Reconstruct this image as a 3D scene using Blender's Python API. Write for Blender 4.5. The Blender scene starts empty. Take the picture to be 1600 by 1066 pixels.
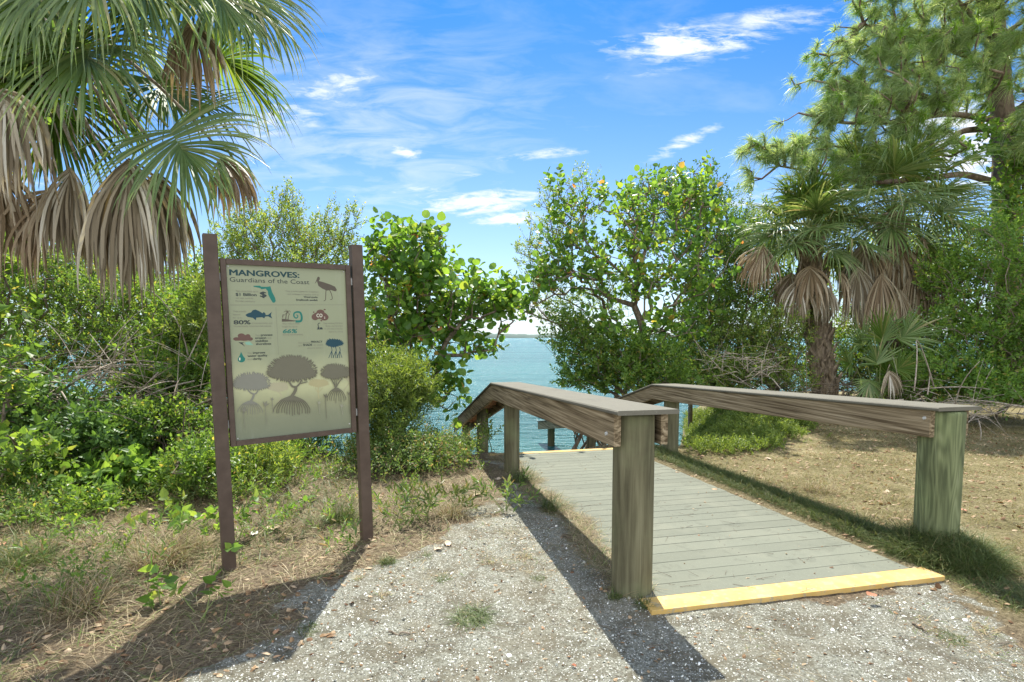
import bpy, bmesh, math
import numpy as np
from math import radians as R, sin, cos, tan, pi
from mathutils import Vector

sc = bpy.context.scene
# ------------------------------------------------------------------ camera, sky, sun, exposure
FPX, PITCH, EYE, CY = 850.0, R(4), 1.5, 586.4
cam = bpy.data.objects.new("camera", bpy.data.cameras.new("camera"))
sc.collection.objects.link(cam)
cam.location = (0, 0, EYE)
cam.rotation_euler = (R(90) - PITCH, 0, 0)
cam.data.sensor_width = 36
cam.data.lens = FPX / 1600 * 36
cam.data.shift_y = (CY - 533) / 1600
cam.data.clip_start = 0.05
cam.data.clip_end = 6000
sc.camera = cam

SUN_EL, SUN_AZ = R(56.5), R(-.5)        # azimuth measured from +Y towards +X
world = bpy.data.worlds.new("World")
sc.world = world
world.use_nodes = True

sl = bpy.data.lights.new("sun", 'SUN')
sl.energy = 4.6
sl.angle = R(0.55)
sl.color = (1.0, 0.97, 0.87)
sun = bpy.data.objects.new("sun", sl)
sc.collection.objects.link(sun)
sdir = Vector((sin(SUN_AZ) * cos(SUN_EL), cos(SUN_AZ) * cos(SUN_EL), sin(SUN_EL)))
sun.rotation_euler = sdir.to_track_quat('Z', 'Y').to_euler()
sun.location = (0, 0, 30)
sc.view_settings.view_transform = 'Standard'
sc.view_settings.look = 'None'
sc.view_settings.exposure = 1.15
sc.view_settings.gamma = 1.0
sc.render.engine = 'CYCLES'
sc.cycles.max_bounces = 8
sc.cycles.diffuse_bounces = 4
sc.cycles.transmission_bounces = 5
sc.cycles.sample_clamp_indirect = 6

# ------------------------------------------------------------------ node helpers
class NT:
    def __init__(s, tree):
        s.t = tree
        s.n = tree.nodes
        s.l = tree.links
    def node(s, typ, **kw):
        nd = s.n.new(typ)
        for k, v in kw.items():
            if k == 'ins':
                for kk, vv in v.items():
                    s.put(nd.inputs[kk], vv)
            else:
                setattr(nd, k, v)
        return nd
    def put(s, sock, v):
        if isinstance(v, bpy.types.NodeSocket):
            s.l.new(v, sock)
        elif isinstance(v, (tuple, list)) and len(v) == 3 and sock.type == 'RGBA':
            sock.default_value = (*v, 1)
        else:
            sock.default_value = v
    def m(s, op, a, b=0.0, c=None, clamp=False):
        nd = s.node('ShaderNodeMath', operation=op, use_clamp=clamp)
        s.put(nd.inputs[0], a)
        s.put(nd.inputs[1], b)
        if c is not None:
            s.put(nd.inputs[2], c)
        return nd.outputs[0]
    def mix(s, f, a, b):
        nd = s.node('ShaderNodeMix', data_type='RGBA')
        s.put(nd.inputs[0], f)
        s.put(nd.inputs[6], a)
        s.put(nd.inputs[7], b)
        return nd.outputs[2]
    def noise(s, vec, scale, detail=3.0, rough=0.55, dist=0.0):
        nd = s.node('ShaderNodeTexNoise')
        if vec is not None:
            s.put(nd.inputs['Vector'], vec)
        nd.inputs['Scale'].default_value = scale
        nd.inputs['Detail'].default_value = detail
        nd.inputs['Roughness'].default_value = rough
        nd.inputs['Distortion'].default_value = dist
        return nd.outputs[0]
    def ramp(s, f, stops, mode='LINEAR'):
        nd = s.node('ShaderNodeValToRGB')
        s.put(nd.inputs[0], f)
        cr = nd.color_ramp
        cr.interpolation = mode
        while len(cr.elements) < len(stops):
            cr.elements.new(0.5)
        for e, (p, c) in zip(cr.elements, stops):
            e.position = p
            e.color = (*c, 1) if len(c) == 3 else c
        return nd.outputs[0]
    def step(s, v, a, b):
        nd = s.node('ShaderNodeMapRange', interpolation_type='SMOOTHSTEP')
        s.put(nd.inputs[0], v)
        nd.inputs[1].default_value = a
        nd.inputs[2].default_value = b
        return nd.outputs[0]
    def scale(s, vec, sx, sy, sz, rot=(0, 0, 0)):
        nd = s.node('ShaderNodeMapping')
        s.put(nd.inputs[0], vec)
        nd.inputs['Rotation'].default_value = rot
        nd.inputs['Scale'].default_value = (sx, sy, sz)
        return nd.outputs[0]
    def bump(s, h, strength, dist=0.01, normal=None):
        nd = s.node('ShaderNodeBump')
        s.put(nd.inputs['Height'], h)
        nd.inputs['Strength'].default_value = strength
        nd.inputs['Distance'].default_value = dist
        if normal is not None:
            s.put(nd.inputs['Normal'], normal)
        return nd.outputs[0]

def new_mat(name):
    m = bpy.data.materials.new(name)
    m.use_nodes = True
    t = NT(m.node_tree)
    t.n.clear()
    out = t.node('ShaderNodeOutputMaterial')
    return m, t, out

def princ(t, out, color, rough=0.7, spec=0.3, normal=None, metallic=0.0):
    b = t.node('ShaderNodeBsdfPrincipled')
    t.put(b.inputs['Base Color'], color)
    t.put(b.inputs['Roughness'], rough)
    b.inputs['Specular IOR Level'].default_value = spec
    b.inputs['Metallic'].default_value = metallic
    if normal is not None:
        t.put(b.inputs['Normal'], normal)
    t.l.new(b.outputs[0], out.inputs[0])
    return b

# ------------------------------------------------------------------ world: sky and wispy clouds
w = NT(world.node_tree)
w.n.clear()
wout = w.node('ShaderNodeOutputWorld')
bg = w.node('ShaderNodeBackground')
bg.inputs[1].default_value = 0.10
sky = w.node('ShaderNodeTexSky', sky_type='NISHITA', sun_disc=False)
sky.sun_elevation = SUN_EL
sky.sun_rotation = SUN_AZ
sky.air_density = 1.0
sky.dust_density = 0.25
sky.ozone_density = 2.6
tc = w.node('ShaderNodeTexCoord')
sep = w.node('ShaderNodeSeparateXYZ')
w.put(sep.inputs[0], tc.outputs['Generated'])
ay = w.m('MAXIMUM', w.m('ABSOLUTE', sep.outputs[1]), 0.02)
U = w.m('DIVIDE', sep.outputs[0], ay)          # tangent of azimuth
V = w.m('DIVIDE', sep.outputs[2], ay)          # tangent of elevation
cb = w.node('ShaderNodeCombineXYZ')
w.put(cb.inputs[0], U)
w.put(cb.inputs[1], V)
UV = cb.outputs[0]
wn = w.node('ShaderNodeTexNoise')
wn.inputs['Scale'].default_value = 5
wn.inputs['Detail'].default_value = 5
w.put(wn.inputs['Vector'], UV)
n_wisp = w.noise(w.scale(UV, 4, 17, 1, (0, 0, R(-9))), 1.6, 9, 0.62, 0.7)
n_fine = w.noise(w.scale(UV, 9, 34, 1, (0, 0, R(-9))), 2.2, 8, 0.65, 0.5)
# (azimuth px, elevation px, radius, radius, tilt, weight): the cloud wisps of the photograph as sky directions
clouds = [(1065, 86, 125, 26, 3, .95), (1200, 52, 110, 20, 4, .55), (1290, 48, 90, 34, 8, .28), (1010, 130, 120, 24, 8, .3), (480, 170, 190, 40, 14, .42), (1400, 60, 120, 60, 8, .3),
          (1060, 232, 62, 13, 24, .75), (850, 249, 110, 11, 6, .55), (640, 246, 34, 12, -10, .75), (735, 278, 70, 14, -8, .45),
          (755, 322, 110, 20, 5, .95), (800, 346, 80, 13, 8, .85), (520, 150, 120, 34, 14, .55), (430, 195, 170, 40, 10, .6),
          (600, 285, 90, 30, -8, .38), (820, 490, 150, 60, 0, 1.0), (990, 262, 60, 14, 10, .3), (320, 200, 120, 50, 0, .4),
          (1500, 240, 160, 90, 5, .95), (900, 8, 170, 16, 0, .35), (1170, 330, 120, 60, 0, .5), (660, 310, 80, 24, -5, .5),
          (100, 250, 200, 70, 8, .5), (560, 400, 220, 34, 0, .25)]
cov = 0.0
for (px, py, rx, ry, tilt, wt) in clouds:
    u0, v0 = (px - 800) / FPX, (527 - py) / FPX
    a = R(tilt)
    du, dv = w.m('SUBTRACT', U, u0), w.m('SUBTRACT', V, v0)
    p = w.m('ADD', w.m('MULTIPLY', du, cos(a) / (rx / FPX)), w.m('MULTIPLY', dv, sin(a) / (rx / FPX)))
    q = w.m('ADD', w.m('MULTIPLY', du, -sin(a) / (ry / FPX)), w.m('MULTIPLY', dv, cos(a) / (ry / FPX)))
    r2 = w.m('ADD', w.m('MULTIPLY', p, p), w.m('MULTIPLY', q, q))
    g = w.m('MULTIPLY', w.m('EXPONENT', w.m('MULTIPLY', r2, -0.9)), wt)
    cov = g if isinstance(cov, float) else w.m('MAXIMUM', cov, g)
tex = w.m('ADD', w.m('MULTIPLY', w.step(n_wisp, .25, .75), 1.1), w.m('MULTIPLY', w.step(n_fine, .3, .72), 0.8))
dens = w.m('SUBTRACT', w.m('MULTIPLY', w.m('ADD', w.m('MULTIPLY', cov, 1.15), 0.02), tex), 0.24)
cmask = w.m('MULTIPLY', w.step(dens, -0.08, 1.0), .97)
veil = w.m('MULTIPLY', w.step(w.noise(w.scale(UV, 2, 6, 1, (0, 0, R(-12))), 1.3, 6, .6, .5), 0.40, 0.80), 0.22)
br = w.m('ADD', w.m('POWER', w.m('MULTIPLY', w.m('ADD', U, .28), 2.6), 2.0), w.m('POWER', w.m('MULTIPLY', w.m('SUBTRACT', V, .34), 4.6), 2.0))
broad = w.m('MULTIPLY', w.m('EXPONENT', w.m('MULTIPLY', br, -1.0)), w.m('MULTIPLY', w.step(n_wisp, .22, .75), .50))
veil = w.m('MAXIMUM', veil, broad)
cmask = w.m('MAXIMUM', cmask, veil)
hazeh = w.m('MULTIPLY', w.m('EXPONENT', w.m('MULTIPLY', w.m('MAXIMUM', V, 0.0), -5.5)), 0.72)
cmask = w.m('MAXIMUM', cmask, hazeh)
cmask = w.m('MULTIPLY', cmask, w.step(sep.outputs[2], -0.02, 0.0))
hsv = w.node('ShaderNodeHueSaturation')
hsv.inputs['Hue'].default_value = 0.507
hsv.inputs['Saturation'].default_value = 1.15
hsv.inputs['Value'].default_value = 1.0
w.put(hsv.inputs['Color'], sky.outputs[0])
tint = w.node('ShaderNodeMix', data_type='RGBA', blend_type='MULTIPLY')
tint.inputs[0].default_value = 1.0
w.put(tint.inputs[6], hsv.outputs[0])
w.put(tint.inputs[7], w.mix(w.step(V, .05, .72), (.45, .68, .83), (.12, .545, .78)))
# unseen broken cloud added behind the camera to fill the shadows
back_fill = w.m('MULTIPLY', w.step(sep.outputs[1], .15, -.35), w.step(w.noise(w.scale(tc.outputs['Generated'], 1, 1, 2.2), 2.4, 6, .6), .34, .54))
cmask = w.m('MAXIMUM', cmask, w.m('MULTIPLY', back_fill, w.step(sep.outputs[2], -.02, .05)))
ccol = w.mix(w.step(sep.outputs[1], .1, -.25), (5.3, 5.5, 5.8), (10.8, 11.3, 11.8))  # the added cloud behind is made brighter, as fill light
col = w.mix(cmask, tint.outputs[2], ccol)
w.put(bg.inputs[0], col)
w.l.new(bg.outputs[0], wout.inputs[0])

# ------------------------------------------------------------------ geometry of the view: picture point + distance -> world point
def ray(px, py):
    a, b = (px - 800) / FPX, (CY - py) / FPX
    return np.array([a, cos(PITCH) + b * sin(PITCH), -sin(PITCH) + b * cos(PITCH)])
def P(px, py, D):
    r = ray(px, py)
    return r * (D / r[1]) + np.array([0, 0, EYE])
def G(px, py, z=0.0):
    r = ray(px, py)
    return r * ((z - EYE) / r[2]) + np.array([0, 0, EYE])

# ------------------------------------------------------------------ mesh helpers
def obj_from(name, verts, faces, mat, parent=None, smooth=False, attrs=None):
    """verts (n,3); faces: list of (k,m) int arrays"""
    verts = np.asarray(verts, dtype=np.float64)
    off = np.array(parent.matrix_basis.translation) if parent is not None else np.zeros(3)
    p = parent
    while p is not None and p.parent is not None:
        p = p.parent
    if parent is not None:
        off = np.array(ORIG.get(root_of(parent).name, (0, 0, 0)))
    me = bpy.data.meshes.new(name)
    me.vertices.add(len(verts))
    me.vertices.foreach_set('co', (verts - off).astype(np.float32).ravel())
    faces = [np.asarray(f) for f in faces if len(f)]
    if faces:
        li = np.concatenate([f.ravel() for f in faces])
        lt = np.concatenate([np.full(len(f), f.shape[1]) for f in faces])
        me.loops.add(len(li))
        me.loops.foreach_set('vertex_index', li.astype(np.int32))
        me.polygons.add(len(lt))
        ls = np.concatenate([[0], np.cumsum(lt)[:-1]])
        me.polygons.foreach_set('loop_start', ls.astype(np.int32))
        me.polygons.foreach_set('loop_total', lt.astype(np.int32))
        me.polygons.foreach_set('use_smooth', np.full(len(lt), bool(smooth)))
    me.update(calc_edges=True)
    if attrs:
        for k, v in attrs.items():
            at = me.attributes.new(k, 'FLOAT', 'POINT')
            at.data.foreach_set('value', np.asarray(v, dtype=np.float32))
    if mat is not None:
        me.materials.append(mat)
    o = bpy.data.objects.new(name, me)
    sc.collection.objects.link(o)
    if parent is not None:
        o.parent = parent
    return o

ORIG = {}
def root_of(o):
    while o.parent is not None:
        o = o.parent
    return o
def tag(o, label=None, cat=None, group=None, kind=None):
    if label: o['label'] = label
    if cat: o['category'] = cat
    if group: o['group'] = group
    if kind: o['kind'] = kind
    return o
def thing(name, label, cat, loc, group=None):
    o = bpy.data.objects.new(name, None)
    sc.collection.objects.link(o)
    o.location = tuple(float(v) for v in loc)
    o.empty_display_size = 0.1
    ORIG[o.name] = tuple(float(v) for v in loc)
    return tag(o, label, cat, group)

class MB:
    """collects arrays of geometry"""
    def __init__(s):
        s.v, s.f, s.n = [], {}, 0
    def add(s, v, *fs):
        v = np.asarray(v, float)
        for f in fs:
            f = np.asarray(f, int)
            if len(f):
                s.f.setdefault(f.shape[1], []).append(f + s.n)
        s.v.append(v)
        s.n += len(v)
        return s
    def out(s):
        return (np.concatenate(s.v) if s.v else np.zeros((0, 3))), [np.concatenate(f) for f in s.f.values()]
    def obj(s, name, mat, parent=None, smooth=False, attrs=None):
        v, f = s.out()
        return obj_from(name, v, f, mat, parent, smooth, attrs)

def unit(v):
    v = np.asarray(v, float)
    return v / np.maximum(np.linalg.norm(v, axis=-1, keepdims=True), 1e-9)
def frames(d):
    """orthonormal x,y for directions d (n,3)"""
    d = unit(d)
    ref = np.where(np.abs(d[:, 2:3]) > 0.9, np.array([[1., 0, 0]]), np.array([[0, 0, 1.]]))
    x = unit(np.cross(ref, d))
    return x, np.cross(d, x)
def prisms(mb, a, b, ra, rb, k=4):
    """tapered prisms for edges a->b"""
    a, b = np.asarray(a, float), np.asarray(b, float)
    if len(a) == 0: return
    x, y = frames(b - a)
    ang = np.arange(k) * 2 * pi / k
    ring = x[:, None] * np.cos(ang)[None, :, None] + y[:, None] * np.sin(ang)[None, :, None]
    va = a[:, None] + ring * np.asarray(ra)[:, None, None]
    vb = b[:, None] + ring * np.asarray(rb)[:, None, None]
    v = np.concatenate([va, vb], 1).reshape(-1, 3)
    i = np.arange(k); j = (i + 1) % k
    q = np.stack([i, j, j + k, i + k], 1)
    f = (q[None] + (np.arange(len(a)) * 2 * k)[:, None, None]).reshape(-1, 4)
    mb.add(v, f)
def tube(mb, pts, rad, k=8, cap=True, jitter=None):
    """one swept tube along pts"""
    pts = np.asarray(pts, float); n = len(pts)
    rad = np.broadcast_to(rad, (n,)).astype(float)
    t = np.gradient(pts, axis=0); t = unit(t)
    ref = np.array([1., 0, 0]) if abs(t[0][2]) > 0.8 else np.array([0, 0, 1.])
    x = unit(np.cross(ref, t[0])); xs = []
    for i in range(n):
        x = unit(x - t[i] * np.dot(x, t[i])); xs.append(x)
    xs = np.array(xs); ys = np.cross(t, xs)
    ang = np.arange(k) * 2 * pi / k
    rr = rad[:, None] * np.ones((n, k))
    if jitter is not None: rr = rr * jitter
    v = pts[:, None] + (xs[:, None] * np.cos(ang)[None, :, None] + ys[:, None] * np.sin(ang)[None, :, None]) * rr[..., None]
    i = np.arange(k); j = (i + 1) % k
    q = np.stack([i, j, j + k, i + k], 1)
    f = (q[None] + (np.arange(n - 1) * k)[:, None, None]).reshape(-1, 4)
    vv = v.reshape(-1, 3)
    fs = [f]
    if cap:
        c0, c1 = len(vv), len(vv) + 1
        vv = np.concatenate([vv, pts[:1], pts[-1:]])
        t0 = np.stack([np.full(k, c0), j, i], 1)
        t1 = np.stack([np.full(k, c1), i + (n - 1) * k, j + (n - 1) * k], 1)
        fs.append(np.concatenate([t0, t1]))
    mb.add(vv, *fs)
def sweep(mb, pts, prof, side, up=(0, 0, 1)):
    """closed profile (side, up) swept along pts, ends capped with n-gon"""
    pts = np.asarray(pts, float); prof = np.asarray(prof, float)
    side, up = np.asarray(side, float), np.asarray(up, float)
    ring = side[None] * prof[:, :1] + up[None] * prof[:, 1:]
    v = (pts[:, None] + ring[None]).reshape(-1, 3)
    k, n = len(prof), len(pts)
    i = np.arange(k); j = (i + 1) % k
    q = np.stack([i, j, j + k, i + k], 1)
    f = (q[None] + (np.arange(n - 1) * k)[:, None, None]).reshape(-1, 4)
    caps = np.stack([i[::-1], i + (n - 1) * k])
    mb.add(v, f, caps)
def cprof(w, h, c=0.004, x0=0.0, y0=0.0):
    """chamfered rectangle profile centred on x0, bottom at y0"""
    a = w / 2
    p = [(-a + c, 0), (a - c, 0), (a, c), (a, h - c), (a - c, h), (-a + c, h), (-a, h - c), (-a, c)]
    return np.array(p) + [x0, y0]

def vnoise(x, y, seed=0):
    xi, yi = np.floor(x).astype(int), np.floor(y).astype(int)
    xf, yf = x - xi, y - yi
    xf, yf = xf * xf * (3 - 2 * xf), yf * yf * (3 - 2 * yf)
    def h(a, b):
        s = np.sin(a * 127.1 + b * 311.7 + seed * 74.7) * 43758.5453
        return s - np.floor(s)
    return (h(xi, yi) * (1 - xf) + h(xi + 1, yi) * xf) * (1 - yf) + (h(xi, yi + 1) * (1 - xf) + h(xi + 1, yi + 1) * xf) * yf
def fbm(x, y, seed=0, o=4):
    s, a, t = 0, 1, 0
    for k in range(o):
        s = s + a * vnoise(x * 2 ** k, y * 2 ** k, seed + k); t += a; a *= .5
    return s / t
def sstep(x, a, b):
    t = np.clip((x - a) / (b - a), 0, 1)
    return t * t * (3 - 2 * t)

# ------------------------------------------------------------------ boardwalk frame
O = np.array([0.80, 2.84])
HD = R(12.5)
A2 = np.array([-sin(HD), cos(HD)])      # along the boardwalk, away from the camera
B2 = np.array([cos(HD), sin(HD)])       # across it, to the right
def bw(t, s, z=0.0):
    p = O + A2 * t + B2 * s
    return np.array([p[0], p[1], z])
DECK_W, DECK_L = 1.83, 4.62
def deck_z(t): return 0.028 - 0.025 * t

WATER = -1.1
def shore(x):
    return 11.2 + 8.5 * sstep(x, 2.6, 6.5) + 2.5 * sstep(-x, 2.0, 6.0) + 0.5 * np.sin(x * 0.9)
def H(x, y):
    x, y = np.asarray(x, float), np.asarray(y, float)
    z = -0.10 * sstep(y, 3.5, 8.0)
    ys = shore(x)
    z = z - 1.75 * sstep(y, ys - 4.2, ys + 2.2)
    z = z - 1.0 * sstep(y, ys + 2, ys + 30)
    far = sstep(np.hypot(x, y), 14, 40)
    z = z + (0.05 * (fbm(x * .5, y * .5, 3) - .5) + 0.022 * (fbm(x * 2.6, y * 2.6, 5) - .5) + 0.012 * (fbm(x * 11, y * 11, 8) - .5)) * (1 - far)
    t = (x - O[0]) * A2[0] + (y - O[1]) * A2[1]
    s = (x - O[0]) * B2[0] + (y - O[1]) * B2[1]
    lw_ = sstep(x + .22 * y, 3.0, 3.8) * (1 - far)
    z = z + lw_ * (.055 * (fbm(x * 4.5, y * 4.5, 51, 3) - .5) + .02 * (fbm(x * 14, y * 14, 52, 2) - .5))
    near = sstep(t, -0.5, 0.0) * sstep(-t, -5.2, -4.6) * sstep(s, -0.6, -0.02) * sstep(-s, -DECK_W - 0.6, -DECK_W - .02)
    z = z * (1 - near) + near * (deck_z(np.clip(t, 0, 4.7)) - .006 + .02 * (fbm(x * 6, y * 6, 18) - .5) - .022 * sstep(-t, -.1, .05))
    z = z + .05 * np.exp(-((x - 1.0) / 1.3) ** 2 - ((y - 1.9) / .55) ** 2) - .04 * np.exp(-((x + 1.3) / .8) ** 2 - ((y - 2.4) / .6) ** 2)
    ind = sstep(t, 0.01, 0.1) * sstep(s, 0.01, 0.08) * sstep(-s, -DECK_W + 0.01, -DECK_W + .08)
    z = z + ind * (np.minimum(-0.035 - .035 * np.clip(t, 0, 4.6) - .28 * np.clip(t - 4.4, 0, 5) - z, 0))
    z = z + 0.05 * np.exp(-((s - DECK_W - .25) / .16) ** 2) * sstep(t, .3, .8) * sstep(-t, -5, -4)
    return z
def Hs(x, y): return float(H(np.array([x]), np.array([y]))[0])
def ground_at(px, py):
    z = 0.0
    for _ in range(6):
        p = G(px, py, z); z = Hs(p[0], p[1])
    return np.array([p[0], p[1], z])

SAND = [G(*p)[:2] for p in [(330, 1075), (395, 985), (430, 925), (520, 895), (600, 872), (680, 850), (745, 812), (790, 765), (800, 748)]]
SAND += [bw(4.4, -.05)[:2], bw(0, 0)[:2], bw(0, DECK_W)[:2], G(1530, 950)[:2], G(1600, 1005)[:2], np.array([4.6, 2.0]), np.array([9, 0.5]), np.array([9, -9]), np.array([-2.6, -9]), np.array([-1.9, 0.5])]
SAND = np.array(SAND)
def poly_sd(x, y, poly):
    """signed distance, positive inside"""
    x, y = np.asarray(x, float), np.asarray(y, float)
    d = np.full(x.shape, 1e9); ins = np.zeros(x.shape, bool)
    n = len(poly)
    for i in range(n):
        a, b = poly[i], poly[(i + 1) % n]
        e = b - a
        t = np.clip(((x - a[0]) * e[0] + (y - a[1]) * e[1]) / (e @ e), 0, 1)
        d = np.minimum(d, np.hypot(x - a[0] - t * e[0], y - a[1] - t * e[1]))
        c = ((a[1] > y) != (b[1] > y)) & (x < (b[0] - a[0]) * (y - a[1]) / (b[1] - a[1] + 1e-12) + a[0])
        ins ^= c
    return np.where(ins, d, -d)
def sandness(x, y):
    return sstep(poly_sd(x, y, SAND) + 0.6 * (fbm(x * 2.5, y * 2.5, 11) - .5) + .45 * (fbm(x * 9, y * 9, 12) - .5), -0.12, 0.16)
def on_deck(x, y, m=0.0):
    t = (x - O[0]) * A2[0] + (y - O[1]) * A2[1]
    s = (x - O[0]) * B2[0] + (y - O[1]) * B2[1]
    return (t > -m) & (t < 9.5) & (s > -m) & (s < DECK_W + m)

# ------------------------------------------------------------------ materials
def leaf_mat(name, stops, trans=0.45, tcol=1.5, rough=0.45, spec=0.4, bump=0.0):
    m, t, out = new_mat(name)
    geo = t.node('ShaderNodeNewGeometry')
    c = t.ramp(geo.outputs['Random Per Island'], stops)
    tcn = t.node('ShaderNodeTexCoord')
    nz = t.noise(tcn.outputs['Object'], 1.7, 2, .5)
    hs = t.node('ShaderNodeHueSaturation')
    t.put(hs.inputs['Color'], c)
    t.put(hs.inputs['Value'], t.m('ADD', 0.72, t.m('MULTIPLY', nz, 0.56)))
    c = hs.outputs[0]
    b = t.node('ShaderNodeBsdfPrincipled')
    t.put(b.inputs['Base Color'], c)
    b.inputs['Roughness'].default_value = rough
    b.inputs['Specular IOR Level'].default_value = spec
    tr = t.node('ShaderNodeBsdfTranslucent')
    mul = t.node('ShaderNodeMix', data_type='RGBA', blend_type='MULTIPLY')
    mul.inputs[0].default_value = 1.0
    t.put(mul.inputs[6], c)
    t.put(mul.inputs[7], (tcol * 1.15, tcol * 1.02, tcol * 0.55))
    t.put(tr.inputs[0], mul.outputs[2])
    ms = t.node('ShaderNodeMixShader')
    ms.inputs[0].default_value = trans
    t.l.new(b.outputs[0], ms.inputs[1])
    t.l.new(tr.outputs[0], ms.inputs[2])
    t.l.new(ms.outputs[0], out.inputs[0])
    return m

M = {}
M['grape'] = leaf_mat('sea_grape_leaf', [(0, (0.059, 0.128, 0.024)), (.45, (0.095, 0.195, 0.031)), (.85, (0.167, 0.274, 0.047)), (.97, (0.221, 0.284, 0.047)), (.99, (0.360, 0.215, 0.059)), (1, (0.394, 0.150, 0.059))], .5, 1.9)
M['button'] = leaf_mat('buttonwood_leaf', [(0, (0.086, 0.142, 0.036)), (.5, (0.155, 0.237, 0.051)), (.9, (0.243, 0.320, 0.062)), (1, (0.369, 0.324, 0.101))], .45, 1.8)
M['hedge'] = leaf_mat('thicket_leaf', [(0, (0.062, 0.119, 0.025)), (.5, (0.110, 0.200, 0.035)), (.92, (0.172, 0.264, 0.049)), (1, (0.300, 0.267, 0.071))], .5, 1.9)
M['dark'] = leaf_mat('dark_leaf', [(0, (0.053, 0.110, 0.030)), (.6, (0.091, 0.181, 0.038)), (1, (0.144, 0.262, 0.054))], .35, 1.5)
M['vine'] = leaf_mat('vine_leaf', [(0, (0.078, 0.155, 0.031)), (.6, (0.130, 0.240, 0.043)), (.95, (0.194, 0.301, 0.061)), (1, (0.273, 0.226, 0.063))], .5, 1.9)
M['lime'] = leaf_mat('lime_leaf', [(0, (0.080, 0.128, 0.026)), (.5, (0.128, 0.196, 0.037)), (1, (0.194, 0.246, 0.059))], .45, 1.7)
M['scrub'] = leaf_mat('scrub_leaf', [(0, (0.072, 0.132, 0.036)), (.5, (0.120, 0.204, 0.048)), (.8, (0.192, 0.264, 0.072)), (.9, (0.264, 0.240, 0.120)), (1, (0.312, 0.216, 0.120))], .4, 1.6)
M['frond'] = leaf_mat('palm_frond', [(0, (.085, .145, .045)), (.6, (.155, .235, .075)), (.93, (.25, .30, .13)), (1, (.34, .3, .17))], .4, 1.7, .38, .5)
M['frond_y'] = leaf_mat('palm_frond_young', [(0, (.07, .13, .02)), (.6, (.11, .19, .03)), (1, (.2, .22, .06))], .45, 1.7, .38, .5)
M['dead'] = leaf_mat('dead_frond', [(0, (.13, .085, .045)), (.35, (.25, .18, .105)), (.75, (.38, .30, .20)), (1, (.5, .43, .32))], .25, 1.1, .6, .3)
M['greydead'] = leaf_mat('weathered_dead_frond', [(0, (.12, .09, .05)), (.5, (.27, .22, .145)), (.8, (.41, .36, .27)), (1, (.56, .53, .45))], .2, 1.1, .6, .3)
M['needle'] = leaf_mat('pine_needle', [(0, (.12, .20, .075)), (.6, (.23, .33, .14)), (1, (.38, .46, .26))], .5, 1.7, .4, .4)
M['candle'] = leaf_mat('pine_shoot', [(0, (.13, .27, .03)), (1, (.22, .38, .05))], .45, 1.8)
M['straw'] = leaf_mat('dry_grass', [(0, (.13, .09, .05)), (.3, (.25, .19, .11)), (.62, (.42, .34, .21)), (.8, (.52, .44, .29)), (.86, (.17, .21, .06)), (1, (.12, .2, .04))], .25, 1.1, .6, .2)
M['lawn'] = leaf_mat('lawn_grass', [(0, (.13, .10, .05)), (.3, (.25, .20, .105)), (.62, (.43, .365, .225)), (.72, (.21, .20, .075)), (1, (.14, .165, .05))], .3, 1.2, .6, .2)
M['grass'] = leaf_mat('green_grass', [(0, (.05, .08, .02)), (.5, (.09, .13, .035)), (.85, (.14, .17, .06)), (1, (.25, .2, .1))], .35, 1.3, .5, .3)
M['litter'] = leaf_mat('fallen_leaf', [(0, (.12, .06, .03)), (.5, (.3, .19, .10)), (.9, (.5, .38, .25)), (1, (.30, .15, .08))], .15, 1.0, .6, .2)

def bark_mat(name, c1, c2, sc_=14, zs=.35, bs=.7):
    m, t, out = new_mat(name)
    tcn = t.node('ShaderNodeTexCoord')
    v = t.scale(tcn.outputs['Object'], 1, 1, zs)
    n = t.noise(v, sc_, 6, .65, .6)
    c = t.mix(t.step(n, .3, .7), c1, c2)
    princ(t, out, c, .85, .15, t.bump(n, bs, .02))
    return m
M['twig'] = bark_mat('twig_bark', (.10, .075, .05), (.26, .21, .16), 30)
M['deadtwig'] = bark_mat('dead_twig', (.20, .155, .11), (.46, .40, .33), 20)
M['trunk'] = bark_mat('trunk_bark', (.09, .065, .045), (.27, .22, .17), 9)
M['pinebark'] = bark_mat('pine_bark', (.08, .055, .04), (.25, .19, .145), 7)
M['boot'] = bark_mat('palm_boot', (.07, .05, .032), (.40, .31, .22), 12)
M['stem'] = bark_mat('green_stem', (.10, .14, .04), (.22, .25, .09), 10)

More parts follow.
